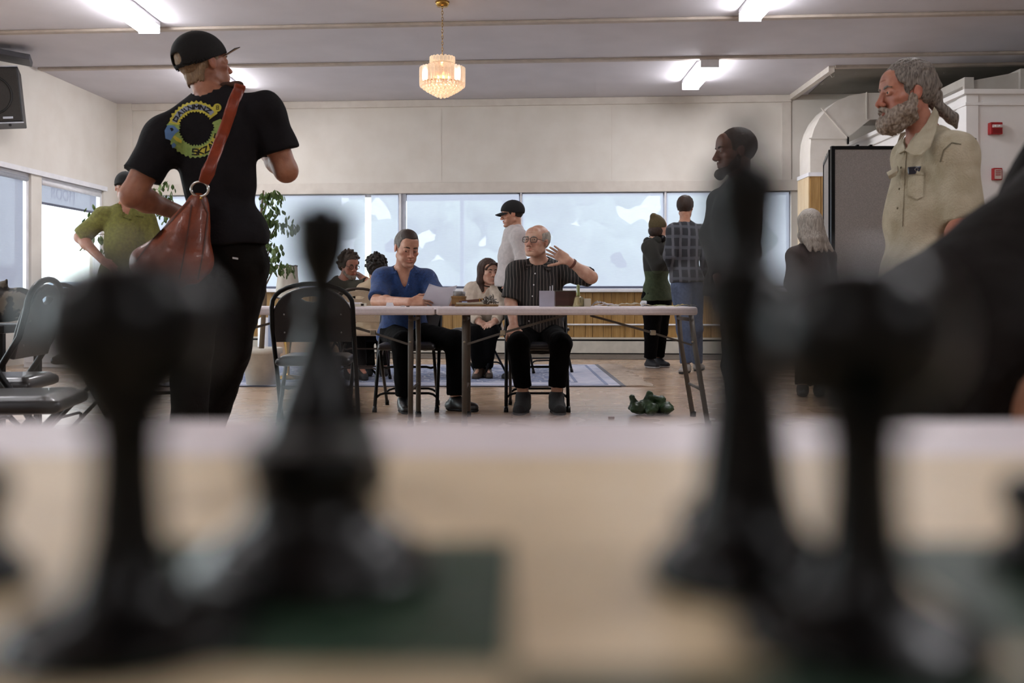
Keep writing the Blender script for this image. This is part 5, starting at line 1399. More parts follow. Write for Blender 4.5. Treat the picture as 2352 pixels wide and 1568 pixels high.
def ring_text(s, a0, a1, r0, r1, m, off, jag=0):
    rr = random.Random(5)
    STR = dict(S=[(1, 1, 0, 1), (0, 1, 0, .5), (0, .5, 1, .5), (1, .5, 1, 0), (1, 0, 0, 0)], K=[(0, 0, 0, 1), (0, .5, 1, 1), (0, .5, 1, 0)], A=[(0, 0, .5, 1), (.5, 1, 1, 0), (.25, .4, .75, .4)], T=[(0, 1, 1, 1), (.5, 1, .5, 0)],
               E=[(0, 0, 0, 1), (0, 1, 1, 1), (0, .5, .8, .5), (0, 0, 1, 0)], L=[(0, 1, 0, 0), (0, 0, 1, 0)], Z=[(0, 1, 1, 1), (1, 1, 0, 0), (0, 0, 1, 0)], W=[(0, 1, .25, 0), (.25, 0, .5, .8), (.5, .8, .75, 0), (.75, 0, 1, 1)],
               N=[(0, 0, 0, 1), (0, 1, 1, 0), (1, 0, 1, 1)], D=[(0, 0, 0, 1), (0, 1, .9, .8), (.9, .8, .9, .2), (.9, .2, 0, 0)], M=[(0, 0, 0, 1), (0, 1, .5, .4), (.5, .4, 1, 1), (1, 1, 1, 0)])
    n = len(s)
    for i, ch in enumerate(s):
        b0 = a0 + (a1 - a0) * (i + .12) / n; b1 = a0 + (a1 - a0) * (i + .88) / n
        for x0, y0, x1, y1 in STR[ch]:
            p = V(ringpt(b0 + (b1 - b0) * x0, r0 + (r1 - r0) * y0)); q = V(ringpt(b0 + (b1 - b0) * x1, r0 + (r1 - r0) * y1))
            t = (q - p); t = t.normalized() if t.length > 0 else V((1, 0)); nn = V((-t.y, t.x)) * 1.7
            drape('print_letter', treeA, [tuple(p - nn - t), tuple(q - nn * .8 + t), tuple(q + nn * .8 + t), tuple(p + nn - t)], m, A['e'], off, 8, .001)
ring_text('SKZALS', R(248), R(338), 1.0, .78, M_pk, .0056)
ring_text('DAWNMNZ', R(148), R(38), .81, .97, M_pk, .0056)
drape('print_mushroom', treeA, [(385, 287), (399, 288), (412, 300), (402, 307), (392, 322), (380, 318), (378, 300)], M_pb, A['e'], .0056, 5)
drape('print_mushroom', treeA, [(394, 333), (399, 327), (405, 333), (402, 338), (396, 340)], M_pb, A['e'], .0056, 5)
drape('print_stem', treeA, [(397, 315), (401, 311), (418, 322), (417, 329), (405, 324)], M_py, A['e'], .006, 5)
drape('print_eye', treeA, [(390, 294), (396, 293), (399, 298), (394, 302)], M_pk, A['e'], .0066, 5)
drape('print_disc', treeA, [(499 + 9.5 * math.cos(a), 247 + 9.5 * math.sin(a)) for a in [2 * math.pi * i / 14 for i in range(14)]], M_py, A['e'], .0046, 5)
for k in ((497, 243, 501, 243), (497, 251, 501, 251), (497, 243, 497, 251), (502, 243, 502, 251), (497, 247, 502, 247)):
    drape('print_numeral', treeA, [(k[0] - .7, k[1] - .7), (k[2] + .7, k[1] - .7), (k[2] + .7, k[3] + .7), (k[0] - .7, k[3] + .7)], M_pk, A['e'], .0056, 5)
treeT = bvh_of(A['legs'])
drape('pocket_label', treeT, [(534, 590), (547, 592), (547, 596), (534, 594)], C_btn, A['e'], .003, 5)

# the shoulder bag is a thing of its own
bag = empty('shoulder_bag', P(420, 560, 4.0), 0, 'tan leather hobo bag hanging behind the man in the black t-shirt', 'bag')
bo = V(bag.location)
f = SDF()
def q_(px, py, d): return np.array(P(px, py, d))
f.rc(q_(458, 462, 4.02), q_(452, 600, 3.98), .035, .055, .05); f.rc(q_(452, 600, 3.98), q_(350, 610, 3.98), .055, .06, .05)
f.rc(q_(445, 480, 4.03), q_(350, 590, 4.0), .03, .055, .06); f.rc(q_(430, 520, 4.01), q_(410, 590, 3.97), .05, .075, .06); f.rc(q_(340, 600, 4.0), q_(400, 640, 3.99), .04, .05, .05)
f.rc(q_(458, 610, 4.0), q_(448, 640, 4.0), .03, .02, .03); f.rc(q_(330, 600, 4.02), q_(318, 612, 4.02), .03, .02, .05)
f.disp = [(.006, (20, 20, 9), 1.1), (.002, (70, 70, 30), .4)]
bg_ = soft('bag_body', f, .009, M_leather, bag, bo)
treeG = BVHTree.FromPolygons([v.co + bo for v in bg_.data.vertices], [tuple(p.vertices) for p in bg_.data.polygons])
for pts in ([(462, 455), (478, 490), (470, 560), (455, 642)], [(440, 470), (432, 530), (420, 600), (412, 640)], [(436, 460), (395, 505), (345, 555), (312, 600)]):
    for a, c in zip(pts, pts[1:]):
        t = V((c[0] - a[0], c[1] - a[1])).normalized(); n_ = V((-t.y, t.x)) * 1.6
        drape('bag_seam', treeG, [(a[0] - n_.x, a[1] - n_.y), (c[0] - n_.x, c[1] - n_.y), (c[0] + n_.x, c[1] + n_.y), (a[0] + n_.x, a[1] + n_.y)], M_leatherd, bag, .003, 6, .003, org=bo)
MB().tube([q_(459 + 20 * math.cos(a), 434 + 17 * math.sin(a), 3.995) - np.array(bo) for a in [2 * math.pi * i / 30 for i in range(30)]], .0055, 10, closed=True).build('ring', M_steel, bag, True)
sp_ = [(552, 194), (549, 206), (537, 232), (520, 285), (505, 325), (487, 372), (468, 420)]
b = bmesh.new(); prev = None
for i, (x, y) in enumerate(sp_):
    t = V(sp_[min(i + 1, len(sp_) - 1)]) - V(sp_[max(i - 1, 0)]); t.normalize(); n_ = V((-t.y, t.x)) * 12.5
    row = []
    for s in (-1, 0, 1):
        X, Y = x + n_.x * s, y + n_.y * s; dr = (P(X, Y, 1) - CAMP).normalized(); h_ = treeA.ray_cast(CAMP + dr * .3, dr)[0]
        L_ = min((h_ - CAMP).length if h_ is not None else 9, 4.22 if i < 2 else 4.15) - .012
        if i == 0: L_ = 4.2
        if i >= 5: L_ = min(L_, 4.0)
        row.append(b.verts.new(CAMP + dr * L_ - bo))
    if prev:
        for k in (0, 1): b.faces.new((prev[k], prev[k + 1], row[k + 1], row[k]))
    prev = row
bmesh.ops.recalc_face_normals(b, faces=b.faces[:]); bmesh.ops.solidify(b, geom=b.faces[:], thickness=.005); bmesh.ops.subdivide_edges(b, edges=b.edges[:], cuts=1, use_grid_fill=True, smooth=.4)
me = bpy.data.meshes.new('strap'); b.to_mesh(me); b.free(); link('strap', me, mat('orange_leather', '8f3715', .4, scale=12, col2='74290f', bump=.2), bag, True)
for x, y, d_ in ((474, 397, 3.985), (462, 455, 3.955)): MB().ball(q_(x, y, d_) - np.array(bo), .006, 10, (1, .5, 1)).build('rivet', M_brass, bag, True)
f = SDF(); f.rc(q_(516, 196, 4.22), q_(548, 194, 4.2), .02, .022, .02, flat=((0, 0, 1), .7)); f.disp = [(.003, 60, 1)]
soft('shoulder_pad', f, .006, mat('brown_suede', '4a2f22', .9, scale=20, bump=.3), bag, bo)

# --- man with the ponytail
B = person('grey-bearded man with a ponytail in a khaki shirt, in profile at right',
  dict(neck=(2128, 315, 4.03), pelvis=(2140, 640, 4.0), shl=(2192, 352, 3.86), shr=(2098, 362, 4.16), ell=(2216, 505, 3.82), wrl=(2170, 620, 3.66),
       elr=(2110, 500, 4.28), wrr=(2090, 610, 4.25), hipl=(2170, 690, 3.93), hipr=(2110, 690, 4.08), knl=(2160, 900, 3.85), knr=(2095, 900, 4.05), anl=(2165, 1100, 3.9), anr=(2110, 1090, 4.15), toel=(2080, 1125, 3.8), toer=(2030, 1110, 4.05)),
  dict(c=(2082, 219, 4.0), f=(-1, -.06, -.03), up=(-.02, 0, 1), s=1.07), M_skinB, g=1.08, fwd=(-.8, -.6, 0), hands=dict(l=dict(d=(-.6, -.3, -.7), n=(0, -1, 0), t=1), r=dict(d=(-.5, 0, -.8), n=(-1, 0, 0), t=1)),
  top=('shirt', C_khaki), legs=('trousers', C_blackp), shoes=(S_grey, S_sole), fine=1, h=.0105, sleeve='elbow', armr=1.25, stub=.5, hem=.05, neckcut=.064, vneck=.10, belly=.05, old=1, nose=1.1, mouth=.0015, hs=1.05,
  disp=[(.006, (15, 15, 8), .9), (.0035, (38, 38, 22), 1.9)], hair='pony', hair_m=H_grey, brow=H_grey)
H = B['H']; f = SDF()
for s in (-1, 1):
    H.rc(f, (s * .066, .005, -.02), (s * .058, .02, -.065), .018, .022, .015); H.rc(f, (s * .056, .02, -.065), (s * .02, .085, -.105), .025, .024, .02); H.rc(f, (s * .004, .098, -.05), (s * .028, .085, -.064), .009, .008, .008)
    H.rc(f, (s * .035, .065, -.08), (s * .012, .085, -.118), .022, .02, .02)
H.el(f, (0, .080, -.113), (.034, .028, .032), .02)
for s in (-1, 1): H.el(f, (s * .049, .038, -.066), (.018, .036, .030), .015); H.el(f, (s * .03, .068, -.095), (.026, .026, .03), .015); H.rc(f, (s * .045, -.005, -.09), (s * .02, .05, -.125), .018, .022, .02)
for s in (-1, 1): H.rc(f, (0, .0985, -.049), (s * .027, .086, -.060), .0085, .0075, .006)
H.rc(f, (-.02, .1, -.0645), (.02, .1, -.0645), .0045, .0045, .004, 's')
f.disp = [(.0035, 130, 1), (.003, 240, 2)]
soft('beard', f, .004, H_beard, B['e'], B['org'])
f = SDF(); H.rc(f, (0, -.1, -.01), (0, -.118, -.045), .04, .022, .03); H.rc(f, (0, -.118, -.045), (0, -.135, -.055), .013, .013, .004); H.rc(f, (0, -.135, -.055), (0, -.175, -.09), .024, .022, .01); H.rc(f, (0, -.175, -.09), (.0, -.19, -.125), .022, .006, .01)
f.disp = [(.003, (90, 90, 60), 1)]
soft('ponytail', f, .0055, H_grey, B['e'], B['org'])
MB().tube([H.w((.014 * math.cos(a), -.125, -.05 + .014 * math.sin(a))) - B['org'] for a in [2 * math.pi * i / 12 for i in range(12)]], .004, 6, closed=True).build('hair_tie', M_blackm, B['e'], True)
treeB = bvh_of(B['shirt'])
for i, (x, y) in enumerate(((2070, 352), (2070, 385), (2066, 434), (2062, 478))): dot(B, x, y, .005, C_khakid, 'button', treeB)
drape('pocket', treeB, [(2086, 396), (2122, 398), (2120, 452), (2106, 458), (2084, 448)], C_khaki, B['e'], .006, 7, .004)
drape('pocket_flap', treeB, [(2082, 388), (2122, 396), (2121, 402), (2082, 396)], C_khaki, B['e'], .010, 7, .004)
drape('sleeve_seam', treeB, [(2158, 372), (2166, 344), (2186, 326), (2208, 330), (2208, 332), (2187, 328.5), (2168, 346), (2160, 373)], C_khakid, B['e'], .003, 5)
drape('placket', treeB, [(2074, 340), (2082, 343), (2078, 400), (2072, 520), (2064, 520), (2070, 400)], C_khaki, B['e'], .005, 7, .003)
def collar(p, pts, m, nm='collar', org=None):
    """pts: rows of world points -> thick flap"""
    b = bmesh.new(); rows = [[b.verts.new(V(q) - V(p['org'])) for q in r] for r in pts]
    for A_, B_ in zip(rows, rows[1:]):
        for k in range(len(A_) - 1): b.faces.new((A_[k], A_[k + 1], B_[k + 1], B_[k]))
    bmesh.ops.recalc_face_normals(b, faces=b.faces[:]); bmesh.ops.solidify(b, geom=b.faces[:], thickness=.004)
    me = bpy.data.meshes.new(nm); b.to_mesh(me); b.free(); return link(nm, me, m, p['e'], False)
collar(B, [[P(2146, 245, 3.99), P(2128, 282, 3.93), P(2100, 318, 3.90), P(2078, 345, 3.88)], [P(2154, 256, 3.97), P(2142, 296, 3.88), P(2122, 330, 3.84), P(2100, 356, 3.835)], [P(2157, 266, 3.96), P(2150, 300, 3.85), P(2136, 336, 3.81), P(2116, 331+24, 3.80)]], C_khaki)
collar(B, [[P(2083, 302, 4.12), P(2072, 318, 4.08), P(2078, 345, 3.96)], [P(2068, 306, 4.12), P(2060, 330, 4.08), P(2064, 352, 3.98)]], C_khaki)
ph = empty('phone', P(2102, 387, 3.72), 0, 'dark blue phone sticking out of the khaki shirt pocket', 'phone')
q = None
dr = (P(2102, 388, 1) - CAMP).normalized(); hh = treeB.ray_cast(CAMP + dr * .3, dr)[0] or P(2102, 388, 3.8); ph.location = hh - dr * .014
Mx = Matrix.Rotation(-.08, 4, 'Y'); M_ph = mat('navy_phone', '1c1f38', .3, scale=30, spec=.7)
box('body', (-.029, -.004, -.02), (.029, .005, .010), M_ph, ph, .004, Mx)
b = MB().tube([Mx @ V((.003 + .0065 * math.cos(a), -.0055, -.003 + .0065 * math.sin(a))) for a in [2 * math.pi * i / 14 for i in range(14)]], .0011, 6, closed=True).build('camera_ring', M_steel, ph, True)
collar(B, [[P(2036, 396, 4.0), P(2062, 381, 3.98)], [P(2040, 404, 3.97), P(2062, 392, 3.94)], [P(2043, 412, 3.98), P(2058, 404, 3.95)]], C_khaki, 'open_pocket_flap')

# --- man in the blue shirt, reading
C = person('man in navy short-sleeved shirt reading a sheet of paper at the table',
  dict(neck=(926, 626, 7.12), pelvis=(928, 765, 7.27), shl=(880, 640, 7.1), shr=(978, 643, 7.16), ell=(866, 692, 6.93), wrl=(942, 693, 6.62),
       elr=(1010, 688, 7.0), wrr=(1048, 693, 6.72), hipl=(905, 770, 7.22), hipr=(955, 770, 7.22), knl=(925, 787, 6.86), knr=(1046, 783, 6.98), anl=(928, 917, 6.95), anr=(1046, 917, 6.98), toel=(932, 940, 6.78), toer=(1088, 938, 6.9)),
  dict(c=(934, 571, 7.02), f=(.42, -.86, -.26), up=(.05, 0, 1), s=1.05), M_skinC, g=1.06, fwd=(0, -1, 0),
  hands=dict(l=dict(d=(.97, -.15, .05), n=(-.1, -.75, .6), t=1, curl=(.35, .45, .5, .6), tc=.7), r=dict(d=(-.9, -.15, .0), n=(.1, -.8, .5), t=-1, curl=(.5, .6, .7, .8), tc=.6)),
  top=('shirt', C_blue), stub=.55, legs=('trousers', C_blackp), shoes=(S_blk, S_sole), fine=1, h=.010, cuffs=.12, armr=1.08, hem=.03, neckcut=.062, vneck=.10, belly=.03,
  hair='short', hair_m=H_short, look=(.003, -.004), lid=.45, lowz=.0)
H = C['H']; f = SDF()
H.el(f, (0, .01, .072), (.062, .078, .062), .01); H.bx(f, (0, .17, .0), (.1, .1, .08), .01, 's', .02); H.bx(f, (0, 0, -.03), (.2, .2, .095), .01, 's', .01)
soft('hair_top', f, .0045, H_dk, C['e'], C['org'])
treeC = bvh_of(C['shirt'])
for x, y in ((938, 653), (945, 683)): dot(C, x, y, .0055, C_btn, 'button', treeC)
collar_ring(C, C_blue, .035, .084, .070, .06)
drape('lapel', treeC, [(904, 610), (897, 618), (897, 629), (913, 628), (922, 639), (933, 647), (922, 628), (912, 615)], C_blue, C['e'], .010, 5, .006)
drape('lapel', treeC, [(957, 612), (966, 616), (963, 627), (955, 628), (947, 641), (939, 648), (944, 630)], C_blue, C['e'], .010, 5, .006)
drape('placket', treeC, [(935, 648), (941, 648), (948, 697), (941, 697)], C_blue, C['e'], .004, 6, .003)

# --- elderly man with glasses, hand behind his ear
D = person('bald elderly man with glasses in a pinstriped shirt cupping his ear',
  dict(neck=(1238, 606, 7.16), pelvis=(1236, 768, 7.28), shl=(1188, 624, 7.14), shr=(1293, 624, 7.2), ell=(1173, 692, 7.12), wrl=(1180, 745, 6.98),
       elr=(1358, 637, 6.98), wrr=(1306, 599, 6.92), hipl=(1210, 772, 7.22), hipr=(1262, 772, 7.22), knl=(1190, 790, 6.86), knr=(1288, 790, 6.86), anl=(1202, 908, 6.92), anr=(1278, 908, 6.92), toel=(1192, 938, 6.72), toer=(1286, 938, 6.72)),
  dict(c=(1233, 556, 7.06), f=(-.52, -.82, .10), up=(.08, .02, 1), s=1.0), M_skinD, g=1.1, fwd=(0, -1, 0),
  hands=dict(l=dict(d=(-.15, -.6, -.62), n=(-.1, -.55, .75), t=1, curl=(.5, .55, .55, .5), spread=.1), r=dict(d=(-.8, .12, .52), n=(.1, 1, .15), t=-1, curl=(.2, .18, .25, .3), tc=.1, spread=.10)),
  top=('shirt', C_strip), legs=('trousers', C_blackp), shoes=(S_grey, S_sole), fine=1, h=.010, cuffs=.08, armr=1.1, hem=.05, neckcut=.06, shw=.05, belly=.06, legcut=.07,
  hair='ring', hair_m=H_white, old=1, nose=1.15, mouth=.002, look=(0, .002), brow=H_white, lowz=.0, disp=[(.005, (20, 20, 10), .9), (.003, (45, 45, 30), 1.9)])
treeD = bvh_of(D['shirt'])
for x, y in ((1222, 604), (1229, 628), (1226, 654), (1223, 680), (1215, 737)): dot(D, x, y, .0055, C_btn, 'button', treeD)
C_strip2 = striped('striped_collar', '1b1512', '8d817a', .022, .12, 2)
collar_ring(D, C_strip2, .03, .084, .070, .05)
drape('collar_point', treeD, [(1214, 604), (1223, 606), (1210, 618), (1204, 612)], C_strip2, D['e'], .010, 4, .005)
drape('collar_point', treeD, [(1250, 606), (1264, 600), (1268, 606), (1263, 624), (1247, 612)], C_strip2, D['e'], .010, 4, .005)
H = D['H']; M_gl = mat('brown_glasses_frame', '3a2722', .3, scale=30); e = D['e']
gl = bpy.data.objects.new('glasses', None); COL.objects.link(gl); gl.parent = e
for s in (-1, 1):
    pts = [(s * .034 + .025 * math.copysign(abs(math.cos(a)) ** .6, math.cos(a)), .103 - .006 * abs(math.cos(a)) * (1 if s * math.cos(a) > 0 else 0), .002 + .019 * math.copysign(abs(math.sin(a)) ** .6, math.sin(a))) for a in [2 * math.pi * i / 24 for i in range(24)]]
    MB().tube([H.w(q) - D['org'] for q in pts], .0024, 6, closed=True).build('rim', M_gl, gl, True)
    MB().tube([H.w(q) - D['org'] for q in ((s * .058, .098, .010), (s * .074, .07, .008), (s * .08, .0, .006), (s * .08, -.02, -.012))], .0018, 6).build('temple', M_gl, gl, True)
    b = bmesh.new(); vs_ = [b.verts.new(H.w((q[0], q[1], q[2])) - D['org']) for q in pts]; b.faces.new(vs_); me = bpy.data.meshes.new('lens'); b.to_mesh(me); b.free(); link('lens', me, M_glass, gl)
MB().tube([H.w(q) - D['org'] for q in ((-.01, .104, .006), (0, .106, .009), (.01, .104, .006))], .0018, 6).build('bridge', M_gl, gl, True)
wj = D['J']['wrr']; dj = unit(D['J']['elr'] - wj); c = wj + dj * .035
x_ = unit(np.cross(dj, [0, 1, 0])); y_ = np.cross(dj, x_)
b = MB()
for k in (-.006, 0, .006): b.tube([c + dj * k + (x_ * math.cos(a) + y_ * math.sin(a)) * .0325 - D['org'] for a in [2 * math.pi * i / 24 for i in range(24)]], .0042, 6, closed=True)
b.build('wristband', mat('brown_leather_band', '5d2f1d', .5, scale=20), e, True)
f = SDF(); D['H'].rc(f, (-.0, .05, -.14), (.0, .045, -.19), .05, .06, .02)
nkD = D['J']['neck']; f = SDF(); f.rc(nkD - D['up'] * .055, nkD + D['up'] * .004, .068, .063, .01); f.pl(nkD + D['up'] * .004 + D['fw'] * .05, D['up'] + D['fw'] * .35)
soft('undershirt', f, .006, C_black, e, D['org'])

# --- man in olive shirt, hand on hip
E = person('man in olive shirt and dark cap, hand on hip, by the left window',
  dict(neck=(291, 478, 8.5), pelvis=(285, 632, 8.5), shl=(238, 497, 8.45), shr=(334, 502, 8.55), ell=(184, 545, 8.45), wrl=(236, 598, 8.3),
       elr=(362, 572, 8.55), wrr=(340, 620, 8.35), hipl=(265, 655, 8.5), hipr=(308, 655, 8.5), knl=(258, 770, 8.45), knr=(315, 770, 8.5), anl=(255, 875, 8.5), anr=(318, 875, 8.5), toel=(250, 893, 8.3), toer=(326, 893, 8.3)),
  dict(c=(288, 432, 8.48), f=(.25, -.95, -.1), s=1.0), M_skinA, g=1.12, fwd=(0, -1, 0), hands=dict(l=dict(d=(.85, -.2, -.5), n=(-.4, -.3, .8), t=1), r=dict(d=(-.8, -.2, -.4), n=(.4, -.3, .8), t=-1)),
  top=('shirt', C_olive), legs=('trousers', C_dkbrown), shoes=(S_grey, S_sole), fine=0, h=.013, cuffs=.06, armr=1.2, hem=.04, vneck=.11, belly=.05, hair='short', hair_m=H_dk)
add_cap(E, C_cap, C_cap, 0, .07, .006)
treeE = bvh_of(E['shirt'])
collar_ring(E, C_olive, .03, .086, .074, .06, hh=.009)
drape('collar_point', treeE, [(276, 484), (287, 486), (304, 505), (288, 500), (272, 494)], C_olive, E['e'], .012, 6, .006)
drape('collar_point', treeE, [(312, 494), (326, 490), (330, 497), (318, 497)], C_olive, E['e'], .012, 6, .006)
drape('pocket', treeE, [(314, 505), (338, 503), (338, 528), (316, 530)], C_olive, E['e'], .006, 6, .004)

# --- man in the light sweater
G = person('man in dark cap and light grey sweater standing in profile by the window',
  dict(neck=(1182, 525, 9.7), pelvis=(1176, 648, 9.7), shl=(1192, 543, 9.52), shr=(1184, 543, 9.88), ell=(1196, 600, 9.46), wrl=(1186, 655, 9.5),
       elr=(1184, 600, 9.9), wrr=(1178, 655, 9.85), hipl=(1184, 662, 9.63), hipr=(1182, 662, 9.78), knl=(1176, 765, 9.62), knr=(1180, 765, 9.8), anl=(1186, 858, 9.65), anr=(1190, 856, 9.82), toel=(1160, 872, 9.62), toer=(1168, 868, 9.8)),
  dict(c=(1176, 493, 9.68), f=(-1, -.1, -.12), s=1.0), M_skinC, g=1.0, fwd=(-1, 0, 0), hands=dict(l=dict(d=(-.6, 0, -.7), n=(0, -1, 0), t=-1), r=dict(d=(-.6, 0, -.7), n=(0, 1, 0), t=1)),
  top=('sweater', C_white), belly=.03, stub=.4, legs=('trousers', C_blackp), shoes=(S_grey, S_sole), fine=2, h=.013, sleeve='long', hem=.05, neckcut=.052, hair='short', hair_m=H_blk, disp=[(.006, (14, 14, 30), .9), (.003, (38, 38, 22), 1.9)])
add_cap(G, C_cap, C_cap, -.03, .07, .0045)
f = SDF(); nk = G['J']['neck']; f.rc(nk - G['up'] * .02, G['nb'] - G['up'] * .03, .066, .060, .01, cutb=True); f.rc(nk, G['nb'], .056, .056, .004, 's'); soft('collar', f, .008, C_white, G['e'], G['org'])

# --- woman in the white blouse
Wm = person('woman with long brown hair in a cream blouse sitting behind the tables',
  dict(neck=(1115, 657, 9.95), pelvis=(1112, 752, 10.05), shl=(1085, 668, 9.95), shr=(1146, 670, 9.9), ell=(1074, 712, 9.85), wrl=(1100, 738, 9.7),
       elr=(1156, 712, 9.8), wrr=(1136, 738, 9.65), hipl=(1098, 757, 10.0), hipr=(1126, 757, 10.0), knl=(1090, 765, 9.6), knr=(1126, 767, 9.6), anl=(1100, 846, 9.8), anr=(1118, 846, 9.85), toel=(1092, 860, 9.6), toer=(1124, 860, 9.65)),
  dict(c=(1122, 626, 9.9), f=(.5, -.84, 0), s=1.04), M_skinP, g=1.1, fwd=(0, -1, 0), hands=dict(l=dict(d=(.5, -.6, -.3), n=(0, -.3, 1), t=1), r=dict(d=(-.5, -.6, -.3), n=(0, -.3, 1), t=-1)),
  top=('blouse', C_blouse), legs=('trousers', C_blackp), shoes=(mat('brown_boot', '3b2c24', .6, scale=30), S_sole), fine=2, h=.013, sleeve='long', armr=1.25, neckcut=.075, vneck=.06, hair='long', hair_m=H_brn, jaw=1.08,
  disp=[(.006, (40, 40, 8), .9), (.004, (70, 70, 18), 1.9)])
H = Wm['H']; MB().tube([H.w(q) - Wm['org'] for q in ((-.055, .01, -.125), (0, .05, -.14), (.055, .01, -.125))], .005, 6).tube([H.w(q) - Wm['org'] for q in ((0, .052, -.14), (.0, .09, -.22), (.0, .1, -.30))], .004, 6).build('choker_cord', M_blackm, Wm['e'], True)
f = SDF(); H.rc(f, (-.045, .078, .080), (.02, .088, .082), .011, .010, .02); H.rc(f, (.02, .088, .082), (.064, .062, .03), .010, .012, .02); H.rc(f, (-.045, .078, .080), (-.074, .045, .01), .012, .016, .02); soft('fringe_hair', f, .006, H_brn, Wm['e'], Wm['org'])

# --- curly haired men behind the blue-shirted man
K1 = person('bearded man with curly hair and glasses resting his head on his hand',
  dict(neck=(789, 650, 9.85), pelvis=(790, 752, 10.0), shl=(764, 664, 9.9), shr=(822, 662, 9.8), ell=(762, 706, 9.7), wrl=(790, 722, 9.5),
       elr=(846, 650, 9.72), wrr=(822, 630, 9.95), hipl=(776, 757, 9.95), hipr=(804, 757, 9.95), knl=(790, 770, 9.5), knr=(822, 770, 9.5), anl=(800, 842, 9.6), anr=(828, 842, 9.6), toel=(806, 856, 9.4), toer=(838, 856, 9.4)),
  dict(c=(802, 610, 9.85), f=(.62, -.74, -.22), s=1.0), M_skinB, g=1.0, fwd=(0, -1, 0), hands=dict(l=dict(d=(.6, -.5, -.2), n=(0, 0, 1), t=1), r=dict(d=(-.8, .3, .2), n=(0, .5, 1), t=1)),
  top=('shirt', mat('dark_olive_shirt', '2f2c20', .9, scale=30, bump=.2)), legs=('trousers', C_dkbrown), shoes=(S_grey, S_sole), fine=2, h=.013, hair='curly', hair_m=H_curl)
H = K1['H']; f = SDF()
for s in (-1, 1): H.rc(f, (s * .056, .02, -.065), (s * .02, .085, -.105), .02, .02, .02)
H.el(f, (0, .085, -.105), (.028, .022, .02), .02); f.disp = [(.002, 120, 1)]; soft('beard', f, .006, H_beard, K1['e'], K1['org'])
gl = bpy.data.objects.new('glasses', None); COL.objects.link(gl); gl.parent = K1['e']
for s in (-1, 1):
    MB().tube([H.w((s * .034 + .023 * math.cos(a), .103, .004 + .019 * math.sin(a))) - K1['org'] for a in [2 * math.pi * i / 18 for i in range(18)]], .0022, 6, closed=True).tube([H.w(q) - K1['org'] for q in ((s * .057, .099, .008), (s * .08, .0, .008))], .002, 6).build('rim', M_blackm, gl, True)
K2 = person('person with dark curly hair in a beige shirt seen from behind the blue shoulder',
  dict(neck=(862, 652, 9.62), pelvis=(858, 752, 9.6), shl=(836, 668, 9.6), shr=(888, 668, 9.6), ell=(828, 712, 9.55), wrl=(846, 730, 9.8),
       elr=(898, 712, 9.55), wrr=(884, 732, 9.85), hipl=(846, 757, 9.65), hipr=(872, 757, 9.65), knl=(842, 770, 10.0), knr=(880, 770, 10.0), anl=(846, 845, 9.95), anr=(882, 845, 9.95), toel=(842, 852, 10.1), toer=(884, 852, 10.1)),
  dict(c=(863, 617, 9.65), f=(-.3, .95, 0), s=1.0), M_skinC, g=1.02, fwd=(0, 1, 0), hands=dict(l=dict(d=(.4, .8, 0), n=(0, 0, 1), t=1), r=dict(d=(-.4, .8, 0), n=(0, 0, 1), t=-1)),
  top=('shirt', C_beige), legs=('trousers', C_dkbrown), shoes=(S_grey, S_sole), fine=0, h=.014, hair='curly', hair_m=H_blk, neckcut=.055, face=False)

# --- kid in beanie and hoodie
C_two = mat('two_tone_hoodie', '49543c', .95, scale=30, col2='3f4a34', bump=.3); nt, bb = nodes_of(C_two)
tc = nt.nodes.new('ShaderNodeTexCoord'); sp = nt.nodes.new('ShaderNodeSeparateXYZ'); nt.links.new(tc.outputs['Object'], sp.inputs[0])
gt = nt.nodes.new('ShaderNodeMath'); gt.operation = 'GREATER_THAN'; gt.inputs[1].default_value = 1.09; nt.links.new(sp.outputs[2], gt.inputs[0])
mx = nt.nodes.new('ShaderNodeMix'); mx.data_type = 'RGBA'; mx.inputs[7].default_value = lin('2b2a26'); nt.links.new(gt.outputs[0], mx.inputs[0])
nt.links.new(bb.inputs['Base Color'].links[0].from_socket, mx.inputs[6]); nt.links.new(mx.outputs[2], bb.inputs['Base Color'])
Kd = person('youngster in olive beanie and green hoodie with headphones round the neck',
  dict(neck=(1503, 553, 11.3), pelvis=(1508, 672, 11.3), shl=(1491, 568, 11.2), shr=(1522, 568, 11.42), ell=(1510, 612, 11.08), wrl=(1536, 590, 11.15),
       elr=(1535, 612, 11.45), wrr=(1543, 600, 11.25), hipl=(1499, 690, 11.25), hipr=(1518, 690, 11.35), knl=(1497, 762, 11.2), knr=(1516, 760, 11.35), anl=(1493, 827, 11.25), anr=(1512, 824, 11.4), toel=(1508, 840, 11.15), toer=(1532, 836, 11.3)),
  dict(c=(1512, 525, 11.3), f=(.8, .5, -.12), s=1.0), M_skinP, g=1.12, fwd=(.8, .4, 0), hands=dict(l=dict(d=(.5, .3, .6), n=(0, -1, .2), t=1), r=dict(d=(.3, 0, .5), n=(1, 0, 0), t=1)),
  top=('hoodie', C_two), wc=.05, legs=('trousers', C_blackp), shoes=(mat('dark_sneaker', '2a2a30', .7, scale=30), S_wsole), fine=0, h=.014, sleeve='long', hem=.09, neckcut=.05, armr=1.25, legr=1.15, face=False)
H = Kd['H']; f = SDF(); H.el(f, (0, -.02, .04), (.088, .108, .105), .01); H.rc(f, (0, -.05, .10), (0, -.085, .125), .06, .042, .03); f.pl(H.w((0, 0, .008)), np.array((0, .3, -1)) @ H.R); f.disp = [(.002, 90, 1)]
soft('beanie', f, .0085, mat('olive_beanie', '55492f', .95, scale=40, bump=.5), Kd['e'], Kd['org'])
